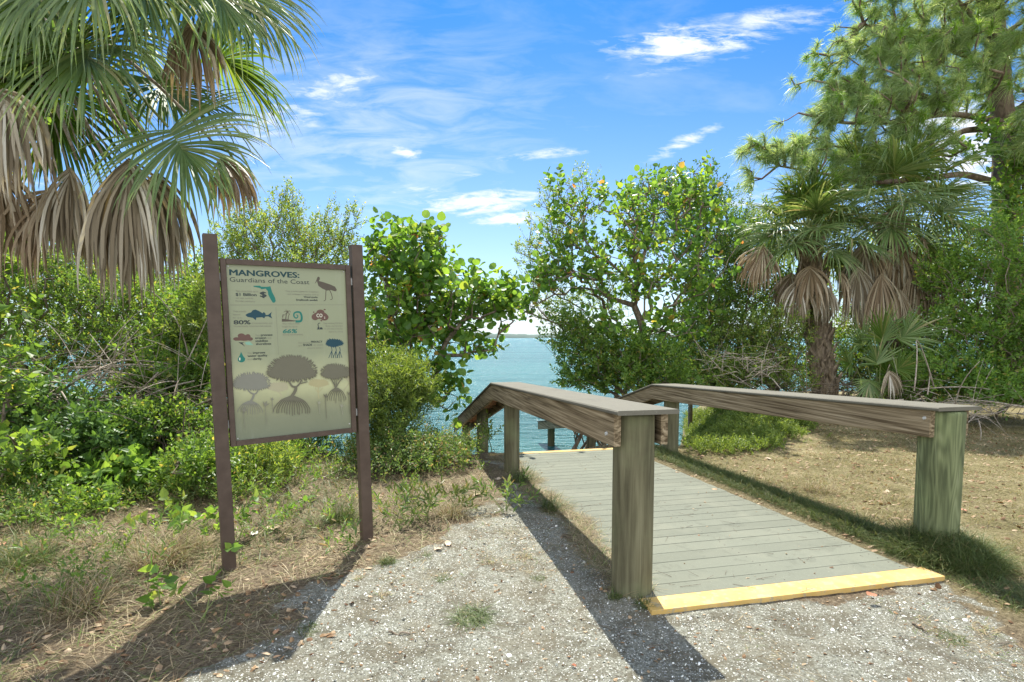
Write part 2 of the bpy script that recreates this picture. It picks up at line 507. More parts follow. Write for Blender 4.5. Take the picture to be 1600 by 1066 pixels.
def wood_mat(name, c1, c2, c3, axis, ring=1.0, stain=None):
    m, t, out = new_mat(name)
    tcn = t.node('ShaderNodeTexCoord')
    s = [26, 26, 26]; s[axis] = 1.4
    v = t.scale(tcn.outputs['Object'], *s)
    s2 = [4.5, 4.5, 4.5]; s2[axis] = .55
    v2 = t.scale(tcn.outputs['Object'], *s2)
    fine = t.noise(v, 1.0, 5, .6, .3)
    big = t.noise(v2, 1.2, 2, .5, .3)
    rings = t.m('SINE', t.m('MULTIPLY', big, 60.0 * ring))
    f = t.m('ADD', t.m('MULTIPLY', fine, .72), t.m('MULTIPLY', rings, .045 * ring))
    c = t.ramp(f, [(.22, c1), (.42, c2), (.66, c3)])
    s3 = [55, 55, 55]; s3[axis] = 1.1
    ck = t.noise(t.scale(tcn.outputs['Object'], *s3), 1.0, 3, .6, .2)
    c = t.mix(t.m('MULTIPLY', t.step(ck, .60, .70), .6), c, tuple(x * .5 for x in c1))
    c = t.mix(t.m('MULTIPLY', t.step(t.m('MULTIPLY', ck, -1), -.40, -.30), .35), c, tuple(x * 1.25 for x in c3))
    if stain is not None:
        sn = t.noise(tcn.outputs['Object'], 2.2, 4, .6)
        c = t.mix(t.m('MULTIPLY', t.step(sn, .45, .7), .35), c, stain)
    princ(t, out, c, .82, .2, t.bump(f, .35, .006))
    return m
M['post'] = wood_mat('treated_post_wood', (.06, .053, .03), (.14, .128, .075), (.235, .22, .14), 2, .6, (.21, .245, .12))
M['postgreen'] = wood_mat('green_treated_wood', (.07, .082, .04), (.155, .175, .085), (.25, .27, .15), 2, 1.6, (.2, .26, .11))

def beam_mat(name, c1, c2, c3):
    m, t, out = new_mat(name)
    tcn = t.node('ShaderNodeTexCoord')
    vr = t.scale(tcn.outputs['Object'], 1, 1, 1, (0, 0, -HD))
    v = t.scale(vr, 30, 1.0, 55)
    v2 = t.scale(vr, 2.5, .30, 7)
    fine = t.noise(v, 1.0, 5, .62, .4)
    big = t.noise(v2, 1.2, 2, .5, .4)
    f = t.m('ADD', t.m('MULTIPLY', fine, .8), t.m('MULTIPLY', t.m('SINE', t.m('MULTIPLY', big, 60.0)), .05))
    c = t.ramp(f, [(.28, c1), (.42, c2), (.60, c3)])
    ck = t.noise(t.scale(vr, 60, 1.1, 90), 1.0, 3, .6, .2)
    c = t.mix(t.m('MULTIPLY', t.step(ck, .58, .68), .6), c, tuple(x * .6 for x in c1))
    c = t.mix(t.m('MULTIPLY', t.step(t.m('MULTIPLY', ck, -1), -.40, -.30), .35), c, tuple(x * 1.2 for x in c3))
    kn = t.node('ShaderNodeTexVoronoi')
    t.put(kn.inputs['Vector'], t.scale(vr, 3, 1.0, 7))
    kn.inputs['Scale'].default_value = 1.2
    c = t.mix(t.m('MULTIPLY', t.step(t.m('MULTIPLY', kn.outputs['Distance'], -1), -.10, -.04), .6), c, (.06, .045, .035))
    princ(t, out, c, .85, .15, t.bump(f, .35, .005))
    return m
M['beam'] = beam_mat('weathered_beam', (.085, .06, .034), (.24, .185, .115), (.42, .34, .23))
M['beam_red'] = beam_mat('fresh_timber', (.26, .12, .065), (.42, .22, .12), (.55, .33, .2))

def plank_mat(name, base, dirt):
    m, t, out = new_mat(name)
    tcn = t.node('ShaderNodeTexCoord')
    geo = t.node('ShaderNodeNewGeometry')
    vr = t.scale(tcn.outputs['Object'], 1, 1, 1, (0, 0, -HD))
    n = t.noise(t.scale(vr, 4, 420, 4), 1, 3, .6)
    n2 = t.noise(vr, 2.4, 6, .65, .4)
    n3 = t.noise(vr, 60, 4, .7)
    hs = t.node('ShaderNodeHueSaturation')
    t.put(hs.inputs['Color'], base)
    t.put(hs.inputs['Value'], t.m('ADD', .72, t.m('ADD', t.m('MULTIPLY', geo.outputs['Random Per Island'], .16), t.m('ADD', t.m('MULTIPLY', n, .2), t.m('MULTIPLY', n3, .2)))))
    c = t.mix(t.m('MULTIPLY', t.step(n2, .45, .75), .7), hs.outputs[0], dirt)
    n5 = t.noise(vr, 5.5, 7, .75, .6)
    c = t.mix(t.m('MULTIPLY', t.step(n5, .52, .66), .42), c, tuple(x * .62 for x in base))
    sp = t.step(t.noise(vr, 160, 2, .5), .66, .74)
    c = t.mix(t.m('MULTIPLY', sp, .6), c, (.33, .325, .27))
    princ(t, out, c, .8, .2, t.bump(t.m('ADD', n, n3), .2, .0015))
    return m
M['deck'] = plank_mat('composite_deck_board', (.143, .149, .115), (.188, .188, .143))
M['cap'] = plank_mat('composite_cap_board', (.135, .125, .098), (.105, .095, .073))
def yellow_mat():
    m, t, out = new_mat('yellow_paint')
    tcn = t.node('ShaderNodeTexCoord')
    n = t.noise(tcn.outputs['Object'], 22, 6, .7)
    n2 = t.noise(tcn.outputs['Object'], 5, 4, .6)
    c = t.mix(t.step(n2, .35, .7), (.50, .325, .10), (.57, .39, .15))
    c = t.mix(t.m('MULTIPLY', t.step(n, .52, .60), .7), c, (.33, .28, .19))
    princ(t, out, c, .7, .25, t.bump(n, .2, .002))
    return m
M['yellow'] = yellow_mat()
def paint_mat(name, c1, c2, rough=.55):
    m, t, out = new_mat(name)
    tcn = t.node('ShaderNodeTexCoord')
    n = t.noise(tcn.outputs['Object'], 9, 5, .65)
    n2 = t.noise(tcn.outputs['Object'], 120, 3, .6)
    c = t.mix(t.step(n, .3, .75), c1, c2)
    princ(t, out, c, rough, .3, t.bump(n2, .12, .001))
    return m
M['brown'] = paint_mat('brown_painted_metal', (.068, .045, .032), (.098, .068, .050))
M['screw'] = paint_mat('weathered_screw', (.06, .05, .04), (.12, .10, .08), .6)
M['metal'] = paint_mat('galvanised_bolt', (.4, .4, .38), (.5, .5, .48), .4)
def ink(name, c, rough=.5):
    m, t, out = new_mat(name)
    tcn = t.node('ShaderNodeTexCoord')
    n = t.noise(tcn.outputs['Object'], 30, 4, .6)
    cc = t.mix(t.m('MULTIPLY', n, .35), c, tuple(min(1, x * 1.2 + .012) for x in c))
    princ(t, out, cc, rough, .25)
    return m

def ground_mat():
    m, t, out = new_mat('sandy_ground')
    tcn = t.node('ShaderNodeTexCoord')
    o = tcn.outputs['Object']
    at = t.node('ShaderNodeAttribute', attribute_name='sand')
    at2 = t.node('ShaderNodeAttribute', attribute_name='lawn')
    # shell sand
    n1 = t.noise(o, 62, 6, .8)
    n2 = t.noise(o, 3.0, 5, .6)
    n3 = t.noise(o, 320, 2, .6)
    vo = t.node('ShaderNodeTexVoronoi')
    t.put(vo.inputs['Vector'], o)
    vo.inputs['Scale'].default_value = 130
    sand = t.ramp(t.m('ADD', t.m('MULTIPLY', n1, .6), t.m('MULTIPLY', n3, .4)), [(.36, (.055, .052, .038)), (.45, (.185, .180, .138)), (.53, (.315, .310, .252)), (.61, (.545, .55, .48))])
    sand = t.mix(t.m('MULTIPLY', t.step(t.noise(o, 4.5, 8, .78), .47, .58), .75), sand, (.135, .118, .08))
    sand = t.mix(t.m('MULTIPLY', t.step(n2, .4, .65), .45), sand, (.22, .19, .13))
    sep_ = t.node('ShaderNodeSeparateColor')
    t.put(sep_.inputs[0], vo.outputs['Color'])
    bits = t.m('MULTIPLY', t.step(sep_.outputs[0], .84, .88), t.step(t.m('MULTIPLY', vo.outputs['Distance'], -1), -.5, -.35))
    sand = t.mix(t.m('MULTIPLY', bits, .85), sand, (.82, .80, .75))
    dk = t.m('MULTIPLY', t.step(sep_.outputs[1], .90, .93), t.step(t.m('MULTIPLY', vo.outputs['Distance'], -1), -.45, -.35))
    sand = t.mix(t.m('MULTIPLY', dk, .7), sand, (.07, .06, .05))
    # thatch / soil
    s1 = t.noise(o, 45, 6, .75, .4)
    soil = t.ramp(s1, [(.3, (.06, .042, .028)), (.5, (.16, .12, .075)), (.68, (.32, .255, .17))])
    lw = t.noise(o, 1.6, 5, .65)
    lawn = t.ramp(t.m('ADD', t.m('MULTIPLY', s1, .6), t.m('MULTIPLY', lw, .4)), [(.38, (.075, .065, .028)), (.47, (.17, .145, .065)), (.55, (.26, .215, .115)), (.64, (.41, .355, .235))])
    soil = t.mix(at2.outputs['Fac'], soil, lawn)
    nb = t.noise(o, 14, 5, .7)
    f = t.step(t.m('ADD', at.outputs['Fac'], t.m('MULTIPLY', t.m('SUBTRACT', nb, .5), 1.2)), .35, .65)
    c = t.mix(f, soil, sand)
    h = t.m('ADD', t.m('MULTIPLY', n1, 1.0), t.m('MULTIPLY', s1, .8))
    princ(t, out, c, .9, .15, t.bump(h, 1.0, .02))
    return m
M['ground'] = ground_mat()
def water_mat():
    m, t, out = new_mat('bay_water')
    tcn = t.node('ShaderNodeTexCoord')
    o = tcn.outputs['Object']
    a = t.noise(t.scale(o, .55, 1.6, 1, (0, 0, R(6))), 1.3, 5, .6, .3)
    b = t.noise(t.scale(o, .10, .35, 1, (0, 0, R(-5))), 1.0, 4, .6, .3)
    c_ = t.noise(t.scale(o, 1.6, 4.2, 1, (0, 0, R(12))), 1.5, 4, .6, .2)
    hgt = t.m('ADD', t.m('ADD', t.m('MULTIPLY', a, 1.0), t.m('MULTIPLY', b, 2.2)), t.m('MULTIPLY', c_, .35))
    patch = t.noise(t.scale(o, .012, .07, 1), 1.2, 4, .6, .4)
    col = t.mix(t.step(patch, .35, .65), (.022, .115, .115), (.055, .19, .18))
    b_ = princ(t, out, col, .22, .30, t.bump(hgt, 1.0, .75))
    b_.inputs['IOR'].default_value = 1.33
    return m
M['water'] = water_mat()

# ------------------------------------------------------------------ the setting
def axis(lo, hi, step_, far):
    a = list(np.arange(lo, hi, step_)); s = step_
    r = []; x = a[-1]
    while x < far: s *= 1.22; x += s; r.append(x)
    s = step_; l = []; x = a[0]
    while x > -far: s *= 1.22; x -= s; l.append(x)
    return np.array(l[::-1] + a + r)
gx, gy = axis(-5.2, 6.2, .045, 2500), axis(1.2, 12.0, .045, 2500)
X, Y = np.meshgrid(gx, gy)
Z = H(X.ravel(), Y.ravel())
nx, ny = len(gx), len(gy)
ii = np.arange(nx * ny).reshape(ny, nx)
q = np.stack([ii[:-1, :-1], ii[:-1, 1:], ii[1:, 1:], ii[1:, :-1]], -1).reshape(-1, 4)
xr, yr = X.ravel(), Y.ravel()
gnd = obj_from('ground', np.stack([xr, yr, Z], 1), [q], M['ground'], None, True,
               dict(sand=sandness(xr, yr), lawn=sstep(xr + .22 * yr, 3.0, 3.6)))
tag(gnd, kind='structure')
wat = obj_from('water', [(-3000, 6, WATER), (3000, 6, WATER), (3000, 4000, WATER), (-3000, 4000, WATER)], [np.array([[0, 1, 2, 3]])], M['water'])
tag(wat, kind='structure')
# far shore: a low wooded strip across the bay
rs = np.random.default_rng(5)
fx = np.linspace(-1300, 1300, 500)
fh = 5 + 9 * fbm(fx * .012, fx * 0, 2) + 5 * fbm(fx * .08, fx * 0 + 3, 4)
fv, ff = [], []
for k, (dy, hh) in enumerate([(0, 0.0), (10, .75), (40, 1.0), (120, 0.9), (200, 0)]):
    fv.append(np.stack([fx, 1500 + dy + 30 * np.sin(fx * .004), WATER - .2 + fh * hh], 1))
fv = np.concatenate(fv); n = len(fx)
for k in range(4):
    i = np.arange(n - 1) + k * n
    ff.append(np.stack([i, i + 1, i + 1 + n, i + n], 1))
M['shorewood'] = paint_mat('far_shore_wood', (.075, .115, .10), (.12, .16, .14), .9)
tag(obj_from('far_shore', fv, [np.concatenate(ff)], M['shorewood'], None, True), kind='structure')

# ------------------------------------------------------------------ boardwalk
bwk = thing('boardwalk', 'grey plank boardwalk with yellow painted edge boards leading down to the water', 'boardwalk', bw(0, 0, 0))
rs = np.random.default_rng(2)
def board(mb, t0, t1, z0, z1, s0=0.0, s1=DECK_W, th=.028):
    """one plank across the walk: chamfered box"""
    c = .0015
    prof = np.array([(t0 + c, z0 - 0), (t1 - c, z1), (t1, z1 - c), (t1, z1 - th), (t0, z0 - th), (t0, z0 - c)])
    a, b = [], []
    for (t, z) in prof:
        a.append(bw(t, s0, z)); b.append(bw(t, s1, z))
    v = np.array(a + b); i = np.arange(6); j = (i + 1) % 6
    mb.add(v, np.stack([i, j, j + 6, i + 6], 1), np.stack([i[::-1], i + 6]))
mb = MB(); PW = .150; t = PW + .006; k = 0
while t < DECK_L - PW - .02:
    e = rs.uniform(-.006, .006, 2)
    gp = rs.uniform(.0012, .0036); board(mb, t + gp, t + PW - gp, deck_z(t) + rs.uniform(-.0006, .0006), deck_z(t + PW), e[0], DECK_W + e[1]); t += PW
mb.obj('deck_boards', M['deck'], bwk)
mb = MB(); board(mb, 0, PW, deck_z(0) + .004, deck_z(PW) + .004, -.05, DECK_W + .08, .038)
mb.obj('edge_board', M['yellow'], bwk)
mb = MB(); board(mb, t, DECK_L, deck_z(t) + .004, deck_z(DECK_L) + .004, -.12, DECK_W + .12, .05)
mb.obj('edge_board', M['yellow'], bwk)
mb = MB()
for k in range(1, 30):
    for s in (0.05, .93, DECK_W - .05):
        for o_ in (.038, .112):
            tq = PW * k + .006 + o_ + rs.uniform(-.006, .006); c = bw(tq, s + rs.uniform(-.008, .008), deck_z(tq))
            tube(mb, [c - [0, 0, .002], c + [0, 0, .0012]], .0042, 8)
tag(mb.obj('screw_heads', M['screw'], bwk), kind='stuff')
for s in (0.03, .95, DECK_W - .03):
    mb = MB(); pts = [bw(.02, s, deck_z(0) - .20), bw(DECK_L - .02, s, deck_z(DECK_L) - .20)]
    sweep(mb, pts, cprof(.04, .165, .003), (*B2, 0))
    mb.obj('joist', M['beam'], bwk)
t = DECK_L + .02; z = deck_z(DECK_L) - .125
k = 0
while k < 9:
    mb = MB(); board(mb, t, t + .22, z, z, -.08, DECK_W + .08, .035); board(mb, t + .228, t + .44, z, z, -.08, DECK_W + .08, .035)
    mb.obj('step', M['deck'], bwk)
    t += .45; z -= .125; k += 1
for s in (-.02, DECK_W + .02):
    mb = MB(); sweep(mb, [bw(DECK_L, s, deck_z(DECK_L) - .40), bw(DECK_L + 4.1, s, deck_z(DECK_L) - 1.54)], cprof(.05, .2, .003), (*B2, 0))
    mb.obj('stringer', M['beam'], bwk)

# ------------------------------------------------------------------ handrails
def post(parent, p, r, z0, z1, mat, seed, name='post'):
    rg = np.random.default_rng(seed)
    k, n = 160, 60
    zz = np.concatenate([np.linspace(z0, z1 - .012, n - 1), [z1]])
    ang = np.arange(k) * 2 * pi / k
    ph = rg.uniform(0, 6.28, 4)
    rr = np.ones((n, k))
    rr += .010 * np.sin(3 * ang + ph[0])[None] + .008 * np.sin(2 * ang[None] + ph[1] + zz[:, None] * 2.0) + .004 * np.sin(9 * ang[None] + zz[:, None] * 5)
    rr += .003 * np.repeat(rg.standard_normal(k // 2), 2)[None]
    for a0, dep, zl, zh in [(-1.75, .07, .35, .98), (-1.25, .045, .0, .55), (-2.3, .03, .6, 1.0), (-.7, .03, .1, .8), (2.0, .05, .1, .9)]:
        wob = a0 + .05 * np.sin(zz * 5 + a0 * 3)
        f = (zz - zz[0]) / (zz[-1] - zz[0])
        env = sstep(f, zl - .08, zl + .05) * sstep(-f, -zh - .02, -zh + .08)
        d = np.abs((ang[None] - wob[:, None] + pi) % (2 * pi) - pi)
        rr -= dep * 1.5 * env[:, None] * np.exp(-(d / .035) ** 2)
    rr[-1] *= .955
    pts = np.stack([np.full(n, p[0]), np.full(n, p[1]), zz], 1)
    mb = MB(); tube(mb, pts, r, k, True, rr)
    return mb.obj(name, mat, parent, True)

RL0 = np.array([0.703, 3.114])          # near post of the left rail
RR0 = np.array([2.975, 3.715])            # near post of the right rail
def rl(base, D):                         # point of a rail line at world distance D
    t = (D - base[1]) / A2[1]
    return base + A2 * t
def rail(label, base, prof_pts, posts, overhang, mat_first, inner_red):
    """prof_pts: (D, z top) along the rail; posts: (D, radius)"""
    root = thing('handrail', label, 'handrail', (*base, 0), 'handrails beside the boardwalk')
    path = [np.array([*rl(base, D), z]) for D, z in prof_pts]
    tdir = np.array([*A2, 0])
    cap = [p.copy() for p in path]; cap[0] = cap[0] - tdir * overhang
    mb = MB(); sweep(mb, cap, cprof(.365, .026, .007, 0, -.026), (*B2, 0))
    mb.obj('cap_board', M['cap'], root)
    side = .1425
    for sgn in (-1, 1):
        bp = [p.copy() for p in path]
        mb = MB(); sweep(mb, bp, cprof(.042, .185, .005, sgn * side, -.213), (*B2, 0))
        mb.obj('side_beam', M['beam'], root)
    # cross blocks under the sloping part
    a, b = path[1], path[2]
    L = np.linalg.norm(b - a); d = (b - a) / L; nn = int(L / .30)
    for k in range(1, nn):
        p = a + d * (k * L / nn) + np.array([0, 0, -.115])
        mb = MB()
        sweep(mb, [p - d * .022, p + d * .022], cprof(.238, .08, .003, 0, 0), (*B2, 0))
        mb.obj('cross_block', M['beam_red'], root)
    for k, (D, r) in enumerate(posts):
        xy = rl(base, D)
        zt = np.interp(D, [p[0] for p in prof_pts], [p[1] for p in prof_pts]) - .03 - (r * .28 if D > prof_pts[1][0] else 0.004)
        g = Hs(*xy)
        post(root, xy, r, g - .35, zt, mat_first if k == 0 else M['post'], 40 + k + int(10 * base[0]))
    # bolts through the near post
    for zz in (.90, ):
        for sgn in (-1, 1):
            c = np.array([*(base + B2 * sgn * .1645), zz + .05]); mb = MB()
            tube(mb, [c, c + np.array([*B2, 0]) * sgn * .010], [.012, .010], 8)
            mb.obj('bolt', M['metal'], root)
    return root
rail('weathered wooden handrail on the left side of the boardwalk, nearest the camera', RL0, [(3.02, 1.105), (6.70, .945), (10.8, -.175)],
     [(3.114, .117), (6.30, .09), (8.35, .09), (10.2, .075)], .09, M['post'], True)
rail('weathered wooden handrail on the right side, its green near post in a grass tuft', RR0, [(3.68, 1.035), (7.58, .85), (11.3, -.185), (13.5, -.585)],
     [(3.73, .130), (7.35, .10), (10.3, .09), (12.9, .085)], .07, M['postgreen'], True)

# ------------------------------------------------------------------ interpretive sign
SL, SR = np.array([-1.856, 3.474, 0.]), np.array([-1.09, 3.988, 0.])
SD = unit(SR - SL)
SN = np.array([SD[1], -SD[0], 0.])        # towards the camera
TILT = R(1.1)
SU = unit(np.array([0, 0, 1.]) - SD * tan(TILT))
SD_ = unit(np.cross(SU, -SN)); SD_ = SD_ if SD_ @ SD > 0 else -SD_
def SP(u, v, w_=0.0): return SL + SD_ * u + SU * v + SN * w_
SWID = np.linalg.norm(SR - SL)
def on_sign(px, py, wo=0.0):
    r = ray(px, py); o = np.array([0, 0, EYE]); p0 = SP(0, 0, wo)
    t = ((p0 - o) @ SN) / (r @ SN)
    d = o + r * t - p0
    return np.array([d @ SD_, d @ SU])
sign = thing('information_sign', 'brown framed information sign about mangroves standing on two square metal posts', 'sign', (SL + SR) / 2)
def sbox(mb, u0, u1, v0, v1, w0, w1, c=.003):
    prof = [(u0 + c, w0), (u1 - c, w0), (u1, w0 + c), (u1, w1 - c), (u1 - c, w1), (u0 + c, w1), (u0, w1 - c), (u0, w0 + c)]
    vs = np.array([SP(u, v0, w_) for u, w_ in prof] + [SP(u, v1, w_) for u, w_ in prof])
    i = np.arange(8); j = (i + 1) % 8
    mb.add(vs, np.stack([i, j, j + 8, i + 8], 1), np.stack([i[::-1], i + 8]))
PWD = .078
for u in (0, SWID):
    mb = MB(); sbox(mb, u - PWD / 2, u + PWD / 2, -.3, 2.14, -.04, .038); mb.obj('post', M['brown'], sign)
FU0, FU1, FV0, FV1 = PWD / 2 + .008, SWID - PWD / 2 - .012, .792, 1.995
FB = .034
fr = thing_part = None
mb = MB()
sbox(mb, FU0, FU0 + FB, FV0, FV1, -.02, .024)
sbox(mb, FU1 - FB, FU1, FV0, FV1, -.02, .024)
sbox(mb, FU0 + FB, FU1 - FB, FV0 + .0005, FV0 + FB, -.0195, .0235)
sbox(mb, FU0 + FB, FU1 - FB, FV1 - FB, FV1 - .0005, -.0195, .0235)
frame = mb.obj('frame', M['brown'], sign)
for u in (PWD / 2 - .001, SWID - PWD / 2 - .0115):
    for v in (FV0 + .12, FV1 - .14):
        mb = MB(); sbox(mb, u, u + .0095 if u < .5 else SWID - PWD / 2 + .001, v, v + .05, -.012, .012, .001); mb.obj('bracket', M['metal'], sign)
PU0, PU1, PV0, PV1 = FU0 + FB, FU1 - FB, FV0 + FB, FV1 - FB
def panel_mat():
    m, t, out = new_mat('printed_panel')
    tcn = t.node('ShaderNodeTexCoord')
    s = t.node('ShaderNodeSeparateXYZ'); t.put(s.inputs[0], tcn.outputs['Object'])
    z = s.outputs[2]
    nz = t.noise(tcn.outputs['Object'], 6, 4, .6)
    wz = t.m('ADD', z, t.m('MULTIPLY', t.m('SUBTRACT', nz, .5), .10))
    base = t.ramp(t.m('DIVIDE', t.m('SUBTRACT', wz, .80), 1.2), [(0, (0.154, 0.172, 0.115)), (.14, (0.203, 0.212, 0.130)), (.20, (0.266, 0.266, 0.151)), (.30, (0.434, 0.431, 0.238)), (.38, (0.385, 0.387, 0.223)), (.5, (0.252, 0.270, 0.162)), (1, (0.252, 0.270, 0.162))])
    n2 = t.noise(tcn.outputs['Object'], 2.5, 5, .6)
    c = t.mix(t.m('MULTIPLY', t.step(n2, .4, .8), .3), base, (.26, .275, .19))
    sm = t.noise(t.scale(tcn.outputs['Object'], 9, 9, 1.2), 1.5, 5, .7)
    c = t.mix(t.m('MULTIPLY', t.step(sm, .55, .75), .18), c, (.42, .43, .36))
    princ(t, out, c, .33, .4)
    return m
M['panel'] = panel_mat()
mb = MB(); sbox(mb, PU0 - .01, PU1 + .01, PV0 - .01, PV1 + .01, -.008, .006, .001)
panel = mb.obj('printed_panel', M['panel'], sign)
INK = {k: ink('ink_' + k, c) for k, c in dict(teal=(.015, .15, .115), navy=(.010, .045, .05), dark=(.035, .045, .042), brown=(.12, .065, .05), sepia=(.085, .07, .05),
        olive=(.135, .125, .085), grey=(.20, .195, .155), pale=(.36, .32, .17), tan=(.36, .33, .21), soft=(.20, .19, .14), line=(.2, .2, .14), cream=(.6, .58, .45), mint=(.2, .36, .26), faint=(.28, .27, .2), blue=(.012, .05, .068)).items()}
PW0 = .006
cvA = lambda x, y: (340 + .1375 * x, 400 + .1375 * y)
cvB = lambda x, y: (340 + .1375 * x, 480 + .1375 * y)
cvC = lambda x, y: (350 + .1407 * x, 550 + .1407 * y)
def poly3(name, plist, inkname, lay, cv=None, parent=None):
    """flat printed shapes (list of polygons in picture points) laid on the panel"""
    bm = bmesh.new()
    off = np.array(ORIG[sign.name])
    for pl in plist:
        vs = []
        for (x, y) in pl:
            if cv: x, y = cv(x, y)
            u, v = on_sign(x, y, PW0)
            u = min(max(u, PU0 + .002), PU1 - .002); v = min(max(v, PV0 + .002), PV1 - .002)
            vs.append(bm.verts.new(SP(u, v, PW0 + .0006 * lay) - off))
        es = [bm.edges.new((vs[i], vs[(i + 1) % len(vs)])) for i in range(len(vs))]
        bmesh.ops.triangle_fill(bm, edges=es, use_beauty=True, normal=SN)
        lay += .04
    me = bpy.data.meshes.new(name); bm.to_mesh(me); bm.free()
    me.materials.append(INK[inkname])
    o = bpy.data.objects.new(name, me); sc.collection.objects.link(o); o.parent = parent or panel
    return o
def stroke(pts, wd):
    """polygon of a stroke with width wd (start,end)"""
    pts = np.array(pts, float)
    if len(pts) > 2:
        tt = np.linspace(0, len(pts) - 1, (len(pts) - 1) * 4 + 1); ps = []
        for t in tt:
            i = min(int(t), len(pts) - 2); f = t - i
            p0, p1, p2, p3 = pts[max(i - 1, 0)], pts[i], pts[i + 1], pts[min(i + 2, len(pts) - 1)]
            ps.append(.5 * ((2 * p1) + (-p0 + p2) * f + (2 * p0 - 5 * p1 + 4 * p2 - p3) * f ** 2 + (-p0 + 3 * p1 - 3 * p2 + p3) * f ** 3))
        pts = np.array(ps)
    t = np.gradient(pts, axis=0); t /= np.maximum(np.linalg.norm(t, axis=1, keepdims=True), 1e-9)
    nrm = np.stack([-t[:, 1], t[:, 0]], 1)
    ww = np.linspace(wd[0], wd[1], len(pts))[:, None] / 2
    return [tuple(p) for p in np.concatenate([pts + nrm * ww, (pts - nrm * ww)[::-1]])]
def ell(cx, cy, rx, ry, n=22):
    return [(cx + rx * cos(a), cy + ry * sin(a)) for a in np.linspace(0, 2 * pi, n, endpoint=False)]
def text(name, s, x0, yb, x1, cap, inkname, cv, bold=0.0, lay=2, shear=0.0):
    """a line of lettering whose baseline runs from (x0,yb) to (x1,..), cap height in picture points"""
    cu = bpy.data.curves.new(name, 'FONT'); cu.body = s; cu.size = 1; cu.shear = shear; cu.resolution_u = 3
    to = bpy.data.objects.new(name, cu); sc.collection.objects.link(to)
    dg = bpy.context.evaluated_depsgraph_get()
    me = bpy.data.meshes.new_from_object(to.evaluated_get(dg))
    sc.collection.objects.unlink(to); bpy.data.objects.remove(to)
    n = len(me.vertices); co = np.empty(n * 3); me.vertices.foreach_get('co', co); co = co.reshape(-1, 3)
    a = on_sign(*cv(x0, yb), PW0); b = on_sign(*cv(x1, yb), PW0); c = on_sign(*cv(x0, yb - cap), PW0)
    xmin, xmax = co[:, 0].min(), co[:, 0].max()
    su = (b[0] - a[0]) / (xmax - xmin); sv = (c[1] - a[1]) / .70
    off = np.array(ORIG[sign.name])
    tris = [tuple(p.vertices) for p in me.polygons]
    bpy.data.meshes.remove(me)
    av, af = [], []
    for q_, (dx, dy) in enumerate([(0, 0)] if bold < .01 else [(-bold, 0), (bold, 0), (0, bold * .6), (0, -bold * .6)]):
        u = a[0] + (co[:, 0] - xmin + dx) * su; v = a[1] + (co[:, 1] + dy) * sv
        av += [SP(uu, vv, PW0 + .0006 * lay + .00005 * q_) - off for uu, vv in zip(u, v)]
        af += [tuple(i + q_ * n for i in t_) for t_ in tris]
    me = bpy.data.meshes.new(name); me.from_pydata(av, [], af)
    me.materials.append(INK[inkname])
    o = bpy.data.objects.new(name, me); sc.collection.objects.link(o); o.parent = panel
    return o
text('title_lettering', 'MANGROVES:', 138, 218, 925, 66, 'navy', cvA, .035)
text('subtitle_lettering', 'Guardians of the Coast', 138, 292, 1042, 52, 'dark', cvA, .006)
def para(lines, cv, inkn='soft'):
    for (s, x0, yb, x1, cap, bold) in lines:
        text('caption_lettering', s, x0, yb, x1, cap, 'dark' if bold else inkn, cv, .03 if bold else .002)
para([('They contribute up to', 205, 408, 462, 20, 0), ('$1 Billion', 207, 452, 442, 32, 1), ('per year towards', 207, 486, 400, 18, 0), ("Florida's economy", 205, 522, 428, 20, 0),
      ('They provide habitat for threatened', 770, 408, 1145, 18, 0), ('and endangered species such as', 795, 441, 1150, 18, 0), ('Wood storks', 978, 476, 1135, 20, 1), ('Smalltooth sawfish', 893, 508, 1135, 20, 1)], cvA)
text('dollar_symbol', '$', 487, 466, 552, 60, 'dark', cvA, .045)
para([('They provide', 175, 56, 325, 17, 0), ('habitat', 175, 92, 258, 17, 0), ('for up to', 175, 128, 280, 17, 0), ('80%', 185, 195, 372, 46, 1), ('of commercially, and', 385, 190, 620, 17, 0), ('recreationally, important fish species', 185, 224, 610, 17, 0),
      ('They', 428, 330, 478, 20, 0), ('prevent', 492, 328, 624, 24, 1), ('erosion', 428, 362, 552, 24, 1), ('and', 568, 360, 606, 20, 0), ('stabilize', 430, 396, 572, 24, 1), ('shorelines', 437, 430, 608, 24, 1),
      ('They', 338, 532, 388, 20, 0), ('improve', 402, 530, 540, 24, 1), ('water quality', 340, 566, 566, 24, 1), ('and', 340, 602, 386, 20, 0), ('clarity.', 400, 600, 506, 24, 1),
      ('They reduce wave', 732, 196, 928, 17, 0), ('height by up to', 735, 230, 908, 17, 0), ('during storm events', 740, 322, 968, 18, 0),
      ('They remove CO2 from', 1200, 192, 1422, 17, 0), ('the air, storing carbon', 1225, 222, 1422, 17, 0), ('in soil and roots for', 1215, 254, 1424, 17, 0), ('years to come', 1262, 288, 1424, 17, 0),
      ('They provide', 915, 414, 1045, 17, 0), ('PRIVACY', 1062, 406, 1190, 22, 1), ('and', 920, 446, 960, 17, 0), ('SHADE', 972, 442, 1075, 24, 1), ('for coastal', 1090, 438, 1195, 17, 0), ('property owners', 1020, 474, 1192, 17, 0)], cvB)
text('caption_lettering', '66%', 745, 296, 905, 46, 'teal', cvB, .03, 2, .2)
text('gas_lettering', 'CO', 1125, 115, 1190, 40, 'cream', cvB, .03, 4)
text('gas_lettering', '2', 1208, 130, 1222, 22, 'cream', cvB, .01, 4)
poly3('divider_line', [[(140, 555), (1435, 553), (1435, 558), (140, 561)]], 'line', 1, cvA)
poly3('divider_line', [[(660, 0), (664, 0), (694, 540), (690, 540)]], 'line', 1, cvB)
